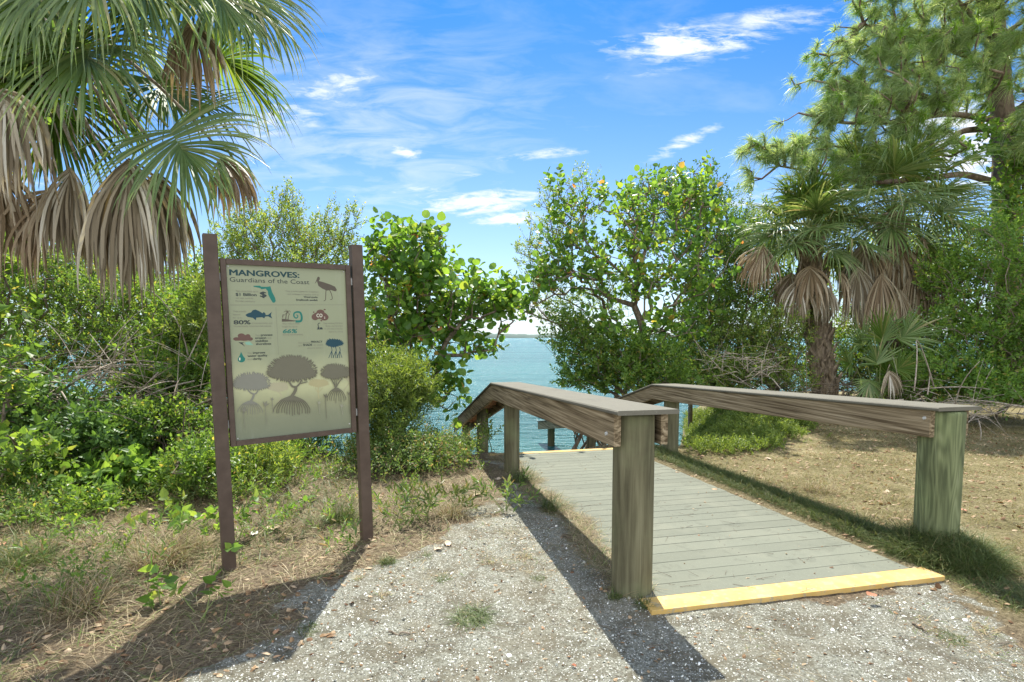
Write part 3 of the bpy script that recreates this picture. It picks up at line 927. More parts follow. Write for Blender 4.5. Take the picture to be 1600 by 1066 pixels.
poly3('state_emblem', [[(405, 340), (480, 338), (495, 350), (560, 352), (600, 345), (615, 400), (655, 480), (660, 515), (645, 532), (625, 530), (600, 490), (575, 440), (570, 400), (545, 372), (500, 380), (480, 365), (410, 350)]], 'teal', 1, cvA)
poly3('stork_picture', [[(1102, 320), (1118, 285), (1127, 262), (1136, 240), (1150, 236), (1162, 248), (1160, 268), (1150, 285), (1200, 298), (1280, 325), (1335, 350), (1354, 385), (1346, 402), (1330, 402), (1290, 388), (1240, 394), (1190, 372), (1145, 340), (1134, 305), (1130, 285), (1120, 300)],
      stroke([(1232, 385), (1228, 450), (1225, 500), (1205, 512)], (9, 7)), stroke([(1268, 382), (1290, 425), (1303, 485), (1280, 498)], (9, 7))], 'sepia', 1, cvA)
poly3('fish_picture', [[(315, 90), (345, 70), (380, 60), (400, 35), (430, 28), (470, 45), (510, 70), (525, 55), (545, 75), (545, 90), (575, 88), (615, 55), (605, 92), (620, 130), (575, 105), (540, 108), (530, 128), (505, 115), (440, 120), (435, 150), (410, 130), (400, 122), (340, 112)]], 'blue', 1, cvB)
poly3('island_picture', [[(730, 130), (790, 140), (900, 155), (870, 162), (730, 166)], stroke([(775, 140), (778, 100), (792, 60)], (12, 6)), stroke([(800, 142), (805, 105), (812, 80)], (9, 5)),
      stroke([(792, 58), (770, 45), (750, 60)], (10, 2)), stroke([(792, 58), (815, 42), (832, 62)], (10, 2)), stroke([(792, 58), (790, 38), (770, 32)], (9, 2)), stroke([(792, 60), (775, 75), (765, 95)], (9, 2)), stroke([(792, 60), (812, 72), (818, 95)], (9, 2)), stroke([(738, 120), (742, 95), (735, 85)], (12, 3)), stroke([(742, 95), (755, 85), (760, 95)], (9, 3))], 'sepia', 1, cvB)
poly3('wave_picture', [stroke([(885, 162), (945, 158), (955, 110), (940, 65), (905, 55), (870, 70), (868, 105), (890, 125), (910, 112), (908, 92), (893, 90)], (26, 8))], 'teal', 2, cvB)
poly3('gas_cloud_picture', [ell(1165, 95, 82, 40), ell(1108, 112, 40, 38), ell(1215, 115, 46, 38), ell(1168, 62, 46, 34), [(1165, 145), (1195, 145), (1178, 166)], ell(1092, 58, 9, 9, 10), ell(1216, 28, 13, 8, 10)], 'brown', 1, cvB)
poly3('factory_picture', [stroke([(1130, 250), (1195, 250)], (8, 8)), stroke([(1145, 225), (1145, 248)], (18, 18)), [(1160, 246), (1160, 226), (1175, 236), (1176, 226), (1192, 236), (1192, 246)], stroke([(1147, 222), (1140, 200), (1150, 184), (1165, 182)], (10, 7))], 'dark', 1, cvB)
poly3('root_bank_picture', [ell(215, 362, 38, 20), ell(270, 325, 42, 26), ell(300, 350, 70, 34), ell(345, 335, 30, 28), ell(370, 362, 32, 20), [(190, 362), (400, 355), (390, 378), (200, 382)]], 'brown', 1, cvB)
poly3('bank_shadow_picture', [[(235, 400), (300, 402), (282, 412), (312, 448), (270, 420)]], 'dark', 2, cvB)
poly3('bank_water_picture', [[(305, 402), (365, 392), (405, 432), (330, 430)]], 'mint', 1, cvB)
poly3('droplet_picture', [[(267, 508), (290, 555), (314, 585), (308, 612), (285, 626), (258, 628), (232, 612), (228, 588), (248, 556)]], 'teal', 1, cvB)
poly3('droplet_glint_picture', [ell(252, 590, 8, 18, 12)], 'cream', 2, cvB)
rs = np.random.default_rng(9)
def leafy(cx, cy, rx, ry, n, seed, flat=.35):
    rg = np.random.default_rng(seed); pts = []
    for k in range(n):
        a = 2 * pi * k / n - pi / 2
        wob = 1 + .06 * sin(3 * a + seed) + .05 * sin(5 * a)
        yy = ry if sin(a) < 0 else ry * flat
        b = (cx + rx * wob * .90 * cos(a), cy + yy * .9 * wob * sin(a))
        aa = a + rg.uniform(-.05, .05)
        tt = 1.02 + rg.uniform(0, .05)
        pts.append(b); pts.append((cx + rx * wob * tt * cos(aa + .02), cy + (yy + 6) * tt * wob * sin(aa + .02)))
    return pts
def leaves(cx, cy, rx, ry, n, seed, flat, L=44, W=15):
    rg = np.random.default_rng(seed); o = []
    for k in range(n):
        a = 2 * pi * k / n + rg.uniform(-.05, .05); yy = ry if sin(a) < 0 else ry * flat
        x, y = cx + rx * .96 * cos(a), cy + yy * .96 * sin(a)
        b = a + rg.uniform(-.5, .5) if sin(a) < 0 else a * .7 + .3 * rg.uniform(0, pi)
        dx, dy = cos(b), sin(b); l = L * rg.uniform(.7, 1.1)
        o.append([(x - dx * l * .3, y - dy * l * .3), (x + dx * l * .2 - dy * W / 2, y + dy * l * .2 + dx * W / 2), (x + dx * l * .7, y + dy * l * .7), (x + dx * l * .2 + dy * W / 2, y + dy * l * .2 - dx * W / 2)])
    return o
def roots(cx, y0, y1, half, n, seed, w0=11, w1=5):
    rg = np.random.default_rng(seed); out = []
    for k in range(n):
        f = (k + .5) / n * 2 - 1
        x2 = cx + half * f + rg.uniform(-8, 8)
        out.append(stroke([(cx + 14 * f, y0), (cx + half * f * .62, y0 + (y1 - y0) * (.22 + .1 * (1 - abs(f)))), (x2 * .35 + (cx + half * f * .95) * .65, y0 + (y1 - y0) * .62), (x2, y1 + rg.uniform(-14, 10) - 25 * abs(f))], (w0, w1)))
    return out
poly3('distant_tree_picture', [leafy(1050, 355, 115, 55, 26, 3, .6), stroke([(1050, 380), (1045, 450), (1055, 520)], (12, 8)), stroke([(1010, 400), (1045, 450)], (6, 6)), stroke([(1095, 400), (1047, 455)], (6, 6))], 'pale', 1, cvC)
poly3('distant_tree_picture', [leafy(600, 395, 125, 60, 26, 4, .7), stroke([(590, 430), (640, 490), (600, 560)], (12, 8))], 'tan', 1, cvC)
poly3('distant_tree_picture', [leafy(1400, 260, 60, 95, 20, 9, .7), stroke([(1400, 330), (1350, 400), (1320, 430)], (10, 6))], 'tan', 2, cvC)
poly3('grey_mangrove_picture', leaves(305, 360, 205, 125, 46, 15, .48, 40, 14) + [leafy(305, 360, 205, 125, 44, 5, .48), stroke([(250, 400), (290, 450), (335, 470)], (14, 18)), stroke([(385, 410), (360, 455), (335, 470)], (12, 16)), stroke([(335, 460), (320, 510), (285, 560)], (24, 24))] + roots(290, 545, 700, 150, 11, 2), 'grey', 3, cvC)
poly3('large_mangrove_picture', leaves(755, 215, 270, 165, 60, 16, .62, 50, 17) + [leafy(755, 215, 270, 165, 60, 6, .62), stroke([(640, 305), (710, 320), (755, 380), (800, 390)], (16, 24)), stroke([(700, 255), (735, 300)], (12, 12)), stroke([(820, 260), (740, 305)], (14, 12)), stroke([(860, 305), (840, 350), (800, 390)], (14, 20)), stroke([(925, 330), (845, 352)], (10, 12)), stroke([(795, 380), (790, 430), (745, 500)], (34, 34))] + roots(755, 490, 700, 215, 15, 3, 14, 7), 'olive', 8, cvC)
poly3('small_mangrove_picture', leaves(1235, 230, 160, 92, 40, 17, .7, 38, 13) + [leafy(1235, 230, 160, 92, 40, 7, .7), stroke([(1175, 280), (1215, 350), (1235, 410)], (10, 14)), stroke([(1310, 290), (1265, 350), (1235, 410)], (10, 12)), stroke([(1225, 280), (1232, 400)], (9, 10)), stroke([(1255, 280), (1240, 400)], (8, 10))] + roots(1245, 400, 560, 118, 9, 5, 10, 5), 'olive', 13, cvC)
def seedling(x, y0, y1, s):
    o = [stroke([(x, y0), (x + 6, (y0 + y1) / 2), (x + 14, y1)], (6, 4))]
    for a in (-62, -25, 15, 55):
        a = R(a); o.append([(x, y0 + 6), (x + s * .5 * sin(a) - s * .18 * cos(a), y0 - s * .5 * cos(a) - s * .05), (x + s * sin(a), y0 - s * cos(a)), (x + s * .5 * sin(a) + s * .18 * cos(a), y0 - s * .5 * cos(a) + s * .05)])
    return o
for x, y0, y1, s, ic in [(215, 665, 850, 62, 'soft'), (455, 600, 800, 62, 'soft'), (530, 535, 680, 36, 'soft'), (1048, 575, 690, 36, 'faint'), (1122, 505, 740, 50, 'olive'), (1300, 610, 700, 42, 'faint'), (1382, 478, 690, 44, 'olive')]:
    poly3('seedling_picture', seedling(x, y0, y1, s), ic, 17, cvC)
poly3('blue_tree_picture', [leafy(1325, 410, 105, 48, 22, 8, .9)], 'blue', 1, cvB)
poly3('blue_tree_root_picture', sum([[stroke([(x, 455), (x + 8, 490), (x, 525)], (7, 7)), stroke([(x + 4, 500), (x - 30, 578)], (6, 6)), stroke([(x + 4, 500), (x + 28, 576)], (6, 6)), stroke([(x, 505), (x + 2, 580)], (6, 6))] for x in (1292, 1340, 1385)], []), 'blue', 1, cvB)
# screws of the panel corners
for (u, v) in [(PU0 + .012, PV0 + .012), (PU1 - .012, PV0 + .03), (PU0 + .012, PV1 - .012), (PU1 - .012, PV1 - .012)]:
    mb = MB(); tube(mb, [SP(u, v, .006), SP(u, v, .010)], [.005, .004], 8); mb.obj('screw', M['metal'], sign)

# ------------------------------------------------------------------ vegetation tools
def leaf_template(kind, L, Wd, fold=.25, curl=.15):
    """verts, faces of one leaf along +X, normal +Z"""
    if kind == 'oval':
        xs = [0, .3, .7, 1]; ws = [0, .5, .42, 0]
    elif kind == 'round':
        xs = [0, .12, .45, .8, 1]; ws = [0, .36, .52, .36, 0]
    elif kind == 'heart':
        xs = [0, -.12, .25, .65, 1]; ws = [0, .26, .5, .28, 0]
    else:
        xs = [0, .45, 1]; ws = [0, .5, 0]
    n = len(xs)
    top = [(x * L, wv * Wd, abs(wv) * Wd * fold - curl * L * x * x) for x, wv in zip(xs, ws)]
    v = top + [(x, -y, z) for x, y, z in top[1:-1]]
    l = list(range(n)); r = [0] + list(range(n, n + n - 2)) + [n - 1]
    return np.array(v), np.array([l[::-1], r])
def sprigs(kind, L, Wd, nleaf, length, nvar, seed, spread=(35, 75), terminal=True):
    """variants of a leafy twig along +Z: list of (verts, faces)"""
    rg = np.random.default_rng(seed); out = []
    for _ in range(nvar):
        V_, F_, o = [], [], 0
        for k in range(nleaf):
            s = rg.uniform(.75, 1.2)
            v, f = leaf_template(kind, L * s, Wd * s, rg.uniform(.1, .35), rg.uniform(0, .25))
            az = k * 2.4 + rg.uniform(-.4, .4); el = R(rg.uniform(*spread))
            if terminal and k == nleaf - 1: el = R(rg.uniform(60, 85))
            d = np.array([cos(az) * cos(el), sin(az) * cos(el), sin(el)])
            side = unit(np.cross([0, 0, 1.], d)); nn = np.cross(d, side)
            rl_ = R(rg.uniform(-40, 40)); s2 = side * cos(rl_) + nn * sin(rl_); n2 = np.cross(d, s2)
            p = np.array([0, 0, length * (k + .5) / nleaf])
            V_.append(p + d * .01 + v[:, :1] * d + v[:, 1:2] * s2 + v[:, 2:] * n2); F_.append(f + o); o += len(v)
        out.append((np.concatenate(V_), np.concatenate(F_)))
    return out
def place(mb, variants, pos, dirs, scale, rg, droop=None):
    """instance template variants at pos along dirs (as real geometry)"""
    n = len(pos)
    if n == 0: return
    x, y = frames(dirs); z = unit(dirs)
    a = rg.uniform(0, 2 * pi, n)[:, None]
    x2 = x * np.cos(a) + y * np.sin(a); y2 = np.cross(z, x2)
    which = rg.integers(0, len(variants), n)
    for i, (v, f) in enumerate(variants):
        k = np.where(which == i)[0]
        if not len(k): continue
        vv = (v[None, :, 0, None] * x2[k, None] + v[None, :, 1, None] * y2[k, None] + v[None, :, 2, None] * z[k, None]) * scale[k, None, None] + pos[k, None]
        if droop is not None:
            rel = vv - pos[k, None]; vv = vv + (rel ** 2).sum(-1, keepdims=True) * np.asarray(droop)
        ff = f[None] + (np.arange(len(k)) * len(v))[:, None, None]
        mb.add(vv.reshape(-1, 3), ff.reshape(-1, f.shape[1]))
def cloud_noise(p, s, ph):
    q = p * s
    return (np.sin(q[:, 0] * 1.7 + ph + 1.3 * np.sin(q[:, 1] * 1.1)) + np.sin(q[:, 1] * 2.1 + ph * 2 + 1.1 * np.sin(q[:, 2] * 1.3)) + np.sin(q[:, 2] * 1.9 + ph * 3 + 1.2 * np.sin(q[:, 0] * 1.5))) / 3
def blob_pts(blobs, rg, clump=2.0, thr=-.25, gz=.08):
    """(px, py, D, rx px, ry px, depth radius m, count) -> points through the crown's volume"""
    out = []
    for (px, py, D, rx, ry, rz, n) in blobs:
        c = P(px, py, D); ax = rx / FPX * D; az = ry / FPX * D
        m = int(n * 2.2)
        d = unit(rg.standard_normal((m, 3))); r = rg.uniform(0, 1, m) ** .42
        lump = 1 + .22 * cloud_noise(d * 2.3, 1.6, px * .1)
        p = c + d * (r * lump)[:, None] * np.array([ax, rz, az])
        keep = cloud_noise(p, clump * 1.4, py * .05) > thr
        p = p[keep][:n]
        out.append(p)
    p = np.concatenate(out)
    return p[p[:, 2] > H(p[:, 0], p[:, 1]) + gz]
def grow(root, pts, sag=.06, step_=.35, bias=.35, jit=.04, rg=None):
    """join every point to the growing skeleton; returns nodes, parent index, tip index"""
    root = np.asarray(root, float)
    root = root[None] if root.ndim == 1 else root
    N = [r for r in root]; par = [-1] + list(range(len(root) - 1)); pl = [0.0]
    for i in range(1, len(root)): pl.append(pl[-1] + np.linalg.norm(root[i] - root[i - 1]))
    order = np.argsort(np.linalg.norm(pts - root[-1], axis=1))
    cap = len(pts) * 7 + len(N) + 10
    A = np.zeros((cap, 3)); A[:len(N)] = N; L = np.zeros(cap); L[:len(N)] = pl; par = list(par); n = len(N); tips = []
    for i in order:
        p = pts[i]
        dv = A[:n] - p
        d = np.sqrt((dv ** 2).sum(1))
        up = np.clip(-(p[2] - A[:n, 2]), 0, None)         # dislike growing downwards
        c = d + bias * L[:n] + .5 * up
        j = int(np.argmin(c)); dist = d[j]
        k = int(min(5, max(1, round(dist / step_))))
        a = A[j].copy()
        for s in range(1, k + 1):
            f = s / k
            q = a + (p - a) * f
            if s < k:
                q = q + rg.normal(0, jit, 3) * min(1, dist) + np.array([0, 0, -sag * dist * sin(pi * f)])
            A[n] = q; L[n] = L[j] + dist * f; par.append(j if s == 1 else n - 1); n += 1
        tips.append(n - 1)
    return A[:n], np.array(par), np.array(tips)
def skeleton(mb, A, par, tips, rtip, power, rmax, k=5, thick=None, thick_r=.03):
    cnt = np.zeros(len(A)); cnt[tips] = 1
    for i in range(len(A) - 1, 0, -1): cnt[par[i]] += cnt[i]
    r = np.minimum(rtip * np.maximum(cnt, 1) ** power, rmax)
    i = np.arange(1, len(A)); i = i[par[i] >= 0]
    rp = np.minimum(r[par[i]], r[i] * 1.5)
    big = r[i] > thick_r
    prisms(mb, A[par[i[~big]]], A[i[~big]], rp[~big], r[i[~big]], 4 if k < 6 else 5)
    prisms(mb, A[par[i[big]]], A[i[big]], rp[big], r[i[big]], 10)
    return r
def tree(name, label, cat, group, base, blobs, spr, leafm, barkm, seed, trunkpts=None, rtip=.0028, power=.42, rmax=.09, upbias=.5, sc_rng=(.8, 1.25), clump=2.0, thr=-.25, extra=1, sag=.06, droop=0.0, foliage_name='foliage', branch_name='branches', sub=None, bias=.35, offset=.10, gz_=.08):
    rg = np.random.default_rng(seed)
    base = np.asarray(base, float)
    root = thing(name, label, cat, base, group)
    pts = blob_pts(blobs, rg, clump, thr, gz_)
    rootp = np.array([base + [0, 0, -.1]] + ([np.asarray(t, float) for t in trunkpts] if trunkpts else [base + [0, 0, .15]]))
    A, par, tips = grow(rootp, pts, rg=rg, sag=sag, bias=bias)
    mb = MB(); skeleton(mb, A, par, tips, rtip, power, rmax)
    mb.obj(branch_name, barkm, root, True)
    d = unit(A[tips] - A[par[tips]])
    lm = MB()
    for e in range(extra):
        dd = unit(d * .6 + np.array([0, 0, upbias - droop]) + rg.normal(0, .45, d.shape))
        pos = A[tips] + (rg.normal(0, offset, d.shape) if e else 0)
        place(lm, spr, pos, dd, rg.uniform(*sc_rng, len(tips)), rg)
    lm.obj(foliage_name, leafm, root)
    return root, A, par, tips

SPR_GRAPE = sprigs('round', .112, .108, 6, .28, 6, 1, (5, 60))
SPR_OVAL = sprigs('oval', .047, .023, 15, .20, 6, 2, (15, 65))
SPR_OVAL_L = sprigs('oval', .062, .031, 14, .24, 6, 3, (15, 65))
SPR_FINE = sprigs('oval', .032, .014, 14, .16, 6, 4, (10, 60))
SPR_HEART = sprigs('heart', .10, .09, 5, .18, 6, 5, (-10, 45))
SPR_LANCE = sprigs('oval', .075, .018, 12, .20, 6, 6, (20, 70))

# ------------------------------------------------------------------ fan palms
def frond(mb, h, d, nrm, Rr, nseg=46, spread=125, g=.8, width=.036, jit=.12, fold=.35, rg=None, tipcut=0.0, gvar=.4):
    """costapalmate blade: pleated segments fanning from h along d; nrm = upper face"""
    d = unit(np.asarray(d, float)); nrm = np.asarray(nrm, float)
    nrm = unit(nrm - d * (nrm @ d)); s = np.cross(nrm, d)
    K = 9
    V_, F_ = [], []
    ang = np.radians(np.linspace(-spread, spread, nseg)) + rg.normal(0, .02, nseg)
    costa = .22 * Rr
    for i, a in enumerate(ang):
        ln = Rr * (1.0 - .28 * (abs(a) / 2.2) ** 2) * rg.uniform(.78, 1.08)
        p = h + d * costa * max(cos(a / 1.6), 0) ** 2 - np.array([0, 0, .10 * Rr]) * max(cos(a / 1.6), 0) ** 2 * min(g, 1.0)
        ln -= costa * .6 * max(cos(a / 1.6), 0) ** 2
        v = unit(d * cos(a) + s * sin(a) + nrm * (.16 + rg.normal(0, jit * .35)) + rg.normal(0, jit * .12, 3))
        gg = g * rg.uniform(1 - gvar, 1 + gvar)
        stp = ln / (K - 1); lat = unit(np.cross(nrm, v)); da = 2 * np.radians(spread) / nseg
        pts, lats, nn = [p], [lat], [unit(np.cross(v, lat))]
        brk = rg.uniform() < .16
        for k in range(1, K):
            f = k / (K - 1)
            v = unit(v + np.array([0, 0, -1.]) * gg * stp / Rr * (.35 + 2.3 * f * f) + rg.normal(0, .035 * jit / .12, 3) * f)
            if brk and k == 5: v = unit(v + np.array([0, 0, -1.1]))
            p = p + v * stp; pts.append(p)
            lat = unit(lat - v * (lat @ v)); lats.append(lat); nn.append(np.cross(v, lat))
        pts, lats, nn = np.array(pts), np.array(lats), np.array(nn)
        f = np.linspace(0, 1, K)
        w_ = np.minimum(f * ln * da * 1.3 + .012, width * (Rr ** .5) * 1.12) * np.clip((1 - f) * 2.4, .07, 1)
        hw = (w_ / 2)[:, None]
        L_ = pts - lats * hw; R_ = pts + lats * hw; M_ = pts + nn * hw * 2 * fold
        V_.append(np.stack([L_, M_, R_], 1).reshape(-1, 3))
        k = np.arange(K - 1) * 3
        F_.append(np.concatenate([np.stack([k, k + 1, k + 4, k + 3], 1), np.stack([k + 1, k + 2, k + 5, k + 4], 1)]) + i * K * 3)
    mb.add(np.concatenate(V_), np.concatenate(F_))
def bez(a, b, c, n=12):
    t = np.linspace(0, 1, n)[:, None]
    return (1 - t) ** 2 * np.asarray(a) + 2 * t * (1 - t) * np.asarray(b) + t * t * np.asarray(c)
def palm_leaf(root, crown, h, d, nrm, Rr, mat, rg, g=.8, spread=125, nseg=46, jit=.12, rise=.35, pet=.014, name='frond', width=.036):
    mb = MB(); frond(mb, np.asarray(h, float), d, nrm, Rr, nseg, spread, g, width, jit, .35, rg)
    o = mb.obj(name, mat, root)
    mid = (np.asarray(crown) + np.asarray(h)) / 2 + np.array([0, 0, rise])
    mb = MB(); pts = bez(crown, mid, h, 10)
    tube(mb, pts, np.linspace(pet * 1.5, pet * .6, 10), 6)
    mb.obj('stalk', M['stem'] if mat not in (M['dead'], M['greydead']) else M['deadtwig'], o, True)
    return o
def palm_trunk(root, pts, r, boots, rg, name='trunk', boot_len=.26):
    pts = np.asarray(pts, float)
    t = np.linspace(0, 1, 24); idx = t * (len(pts) - 1)
    P_ = np.stack([np.interp(idx, np.arange(len(pts)), pts[:, i]) for i in range(3)], 1)
    mb = MB(); tube(mb, P_, np.linspace(r * 1.08, r * .92, 24), 18, True, 1 + .06 * rg.standard_normal((24, 18)))
    L_ = np.linalg.norm(np.diff(P_, axis=0), axis=1).sum()
    for k in range(boots):
        f = (k + .5) / boots
        c = np.array([np.interp(f * 23, np.arange(24), P_[:, i]) for i in range(3)])
        a = k * 2.399963 + rg.uniform(-.12, .12)
        o = np.array([cos(a), sin(a), 0]); tn = np.array([-sin(a), cos(a), 0])
        bl = boot_len * rg.uniform(.7, 1.15); lean = rg.uniform(.35, .75)
        for sg in (-1, 1):                       # the split base, a lattice of leaning arms
            a0 = c + o * r * .9 + tn * sg * .085
            a1 = c + o * (r + .03) + tn * sg * .03 + np.array([0, 0, bl * .5])
            a2 = c + o * (r + lean * bl * .6) + tn * sg * .008 + np.array([0, 0, bl])
            tube(mb, [a0, a1, a2], [.036, .034, .018], 5)
    return mb.obj(name, M['boot'], root)

# the cabbage palm that fills the upper left
rg = np.random.default_rng(101)
cb = P(-150, 700, 4.8); cb[2] = Hs(cb[0], cb[1]) - .1
lp = thing('cabbage_palm', 'large cabbage palm over the upper left with green fans and long tan dead fans', 'palm tree', cb)
crown = P(-30, 10, 4.5)
palm_trunk(lp, [cb, cb * .6 + crown * .4 + np.array([-.15, 0, 0]), crown], .20, 70, rg)
def LF(h, tip, Rr, mat, g=.9, spread=120, nseg=46, jit=.12, rise=.35, face=None, pet=.016, width=.036):
    hp = P(*h); tp = P(*tip)
    d = tp - hp
    n_ = np.array(face if face is not None else (0.15, -.55, .8))
    return palm_leaf(lp, crown + rg.normal(0, .05, 3), hp, d, n_, Rr, M[mat], rg, g, spread, nseg, jit, rise, pet, width=width)
LF((128, 48, 3.95), (165, 150, 3.5), .98, 'frond', 1.0, 118, 87, .12, .25, (0.05, -.9, .35), width=.021)
LF((262, 198, 4.1), (350, 270, 3.8), .92, 'frond', .95, 108, 83, .12, .45, (.1, -.8, .5), width=.021)
LF((325, -45, 4.3), (400, 60, 4.0), .92, 'frond', 1.1, 115, 83, .12, .35, (.2, -.7, .6), width=.021)
LF((375, -40, 4.9), (425, 60, 4.7), .92, 'frond', 1.2, 110, 80, .12, .3, (.3, -.6, .7), width=.021)
LF((215, -70, 4.1), (250, 30, 3.8), 1.0, 'frond', 1.2, 110, 80, .12, .3, (0, -.8, .5), width=.021)
LF((232, 120, 5.0), (330, 170, 4.9), .95, 'frond_y', .9, 110, 77, .12, .4, (.2, -.5, .8), width=.021)
LF((150, 100, 5.4), (210, 190, 5.5), .95, 'frond_y', 1.0, 110, 77, .12, .3, (.2, .5, .8), width=.021)
LF((60, -60, 3.9), (30, 30, 3.6), 1.0, 'frond', 1.1, 110, 80, .12, .2, (-.1, -.8, .5), width=.021)
LF((330, 60, 5.4), (400, 120, 5.5), 1.0, 'frond_y', 1.0, 115, 80, .12, .4, (.2, .4, .9), width=.021)
LF((295, 5, 4.15), (305, 90, 4.1), .66, 'dead', 3.2, 55, 40, .26, .4, (.1, -.9, .3))
LF((198, 200, 3.95), (205, 330, 3.85), 1.06, 'greydead', 5.0, 56, 74, .34, .55, (0, -.95, .2), width=.034)
LF((236, 225, 4.02), (262, 340, 4.0), .86, 'greydead', 5.0, 48, 50, .34, .5, (.1, -.9, .2), width=.034)
LF((205, 225, 4.2), (215, 340, 4.2), .92, 'dead', 5.0, 58, 56, .36, .5, (.1, -.9, .2), width=.036)
LF((165, 250, 4.3), (165, 360, 4.3), .80, 'dead', 5.0, 48, 46, .36, .4, (0, -.9, .2), width=.036)
LF((112, 228, 4.0), (100, 320, 3.95), .72, 'greydead', 4.5, 54, 56, .34, .5, (-.1, -.9, .2), width=.034)
LF((120, 250, 4.2), (112, 330, 4.2), .66, 'dead', 4.5, 54, 40, .34, .5, (-.1, -.9, .2), width=.036)
LF((88, 262, 4.2), (50, 330, 4.2), .80, 'dead', 3.4, 48, 46, .34, .5, (-.2, -.9, .2), width=.034)
LF((-2, 105, 3.75), (20, 200, 3.6), .86, 'greydead', 4.0, 60, 60, .32, .3, (.1, -.9, .2), width=.034)
LF((-15, 230, 4.2), (5, 300, 4.2), .80, 'dead', 3.6, 60, 46, .34, .3, (.1, -.9, .2), width=.034)
LF((335, 225, 4.15), (385, 290, 4.0), .56, 'dead', 2.6, 44, 30, .26, .5, (.2, -.8, .4))
LF((150, -90, 3.8), (120, 10, 3.5), .95, 'frond', 1.3, 112, 83, .14, .2, (0, -.8, .5), width=.021)
LF((290, -90, 4.6), (330, 10, 4.4), 1.0, 'frond', 1.3, 112, 83, .14, .3, (.1, -.7, .6), width=.021)
LF((90, 130, 4.9), (70, 230, 4.9), .95, 'frond_y', 1.2, 112, 77, .14, .3, (0, .4, .9), width=.021)
LF((190, 20, 5.2), (250, 110, 5.3), 1.0, 'frond', 1.1, 112, 77, .14, .3, (.1, .2, .9), width=.021)
LF((-120, 60, 3.9), (-190, 140, 3.7), 1.0, 'frond', 1.2, 115, 80, .12, .4, (-.3, -.6, .7), width=.021)
LF((-160, -60, 4.9), (-260, -40, 5.1), 1.0, 'frond', 1.0, 115, 80, .12, .4, (-.3, 0, .9), width=.021)
LF((20, -120, 4.9), (60, -230, 5.3), 1.0, 'frond_y', .8, 115, 80, .12, .1, (0, .4, .8), width=.021)
# fruit stalks and fibres near the crown
mb = MB()
for k in range(16):
    a = crown + rg.normal(0, .12, 3); b = P(rg.uniform(30, 190), rg.uniform(160, 380), rg.uniform(4.1, 4.6))
    tube(mb, bez(a, (a + b) / 2 + [.15, 0, rg.uniform(.2, .5)], b, 14), np.linspace(.011, .004, 14), 5)
mb.obj('old_stalks', M['deadtwig'], lp, True)

# vine climbing the palm's crown
tree('climbing_vine', 'dark leafy vine wrapped round the crown of the large cabbage palm', 'vine', None, cb + np.array([.3, -.25, .1]),
     [(30, 90, 4.35, 75, 110, .3, 240), (-60, 300, 4.6, 50, 200, .25, 160), (110, 20, 4.6, 120, 40, .3, 150)], SPR_HEART, M['vine'], M['twig'], 7,
     trunkpts=[P(-120, 500, 4.6), P(-60, 250, 4.4)], sc_rng=(.6, 1.0), extra=1)

def auto_palm(name, label, base, crown, r, boots, nf, Rr, seed, group, dead=10, pet=1.0, elmax=75, deadmat='dead', gfr=.9, extra=()):
    rg = np.random.default_rng(seed)
    root = thing(name, label, 'palm tree', base, group)
    base = np.asarray(base, float); crown = np.asarray(crown, float)
    mid = (base + crown) / 2 + rg.normal(0, .06, 3)
    palm_trunk(root, [base - [0, 0, .2], mid, crown], r, boots, rg, boot_len=.30)
    for k in range(nf):
        f = (k + .5) / nf
        az = k * 2.399963 + rg.uniform(-.3, .3)
        el = R(elmax * (1 - f) ** .9 - 16 * f + rg.uniform(-8, 8))
        o = np.array([cos(az) * cos(el), sin(az) * cos(el), sin(el)])
        h = crown + o * pet * rg.uniform(.8, 1.15) + np.array([0, 0, -.1 * (1 - sin(el))])
        d = unit(o + np.array([0, 0, -.30 - .3 * f]))
        n_ = np.array([-cos(az) * sin(el), -sin(az) * sin(el), cos(el)]) + rg.normal(0, .15, 3)
        mat = M['frond_y'] if f < .25 else M['frond']
        palm_leaf(root, crown, h, d, n_, Rr * rg.uniform(.88, 1.08), mat, rg, gfr + .25 * f, 118, 54, .15, .18, .013, width=.026)
    for k in range(dead):
        az = k * 2.399963 + 1.0 + rg.uniform(-.3, .3)
        o = np.array([cos(az), sin(az), 0])
        h = crown + o * (r + pet * rg.uniform(.25, .7)) + np.array([0, 0, -.30 - rg.uniform(0, .45)])
        d = unit(o * .35 + np.array([0, 0, -1]))
        palm_leaf(root, crown - [0, 0, .15], h, d, o + np.array([0, 0, .2]), Rr * rg.uniform(.62, .9), M[('greydead' if k % 3 == 0 else 'dead')], rg, 2.6, 62, 32, .28, .25, .012, width=.042)
    for (hh, tt, RR, mt, g_, sp_) in extra:
        hp, tp = P(*hh), P(*tt)
        palm_leaf(root, crown, hp, tp - hp, (0, -.7, .6), RR, M[mt], rg, g_, sp_, 54, .16, .3, .013, width=.028)
    return root
b1 = ground_at(1297, 612); b1 = P(1297, 600, 12.0); b1[2] = Hs(b1[0], b1[1])
auto_palm('cabbage_palm', 'cabbage palm with criss-crossed trunk and silvery dead fans, left of the two', b1, P(1262, 372, 11.8), .24, 72, 24, 1.12, 21, 'cabbage palms beyond the right rail', 5, .62, 85,
          extra=[((1200, 370, 11.3), (1165, 440, 11.2), 1.1, 'dead', 2.4, 60), ((1250, 420, 11.3), (1245, 480, 11.2), 1.1, 'greydead', 2.8, 60), ((1285, 425, 11.3), (1292, 480, 11.2), .95, 'greydead', 2.8, 45)])
b2 = P(1405, 600, 12.6); b2[2] = Hs(b2[0], b2[1])
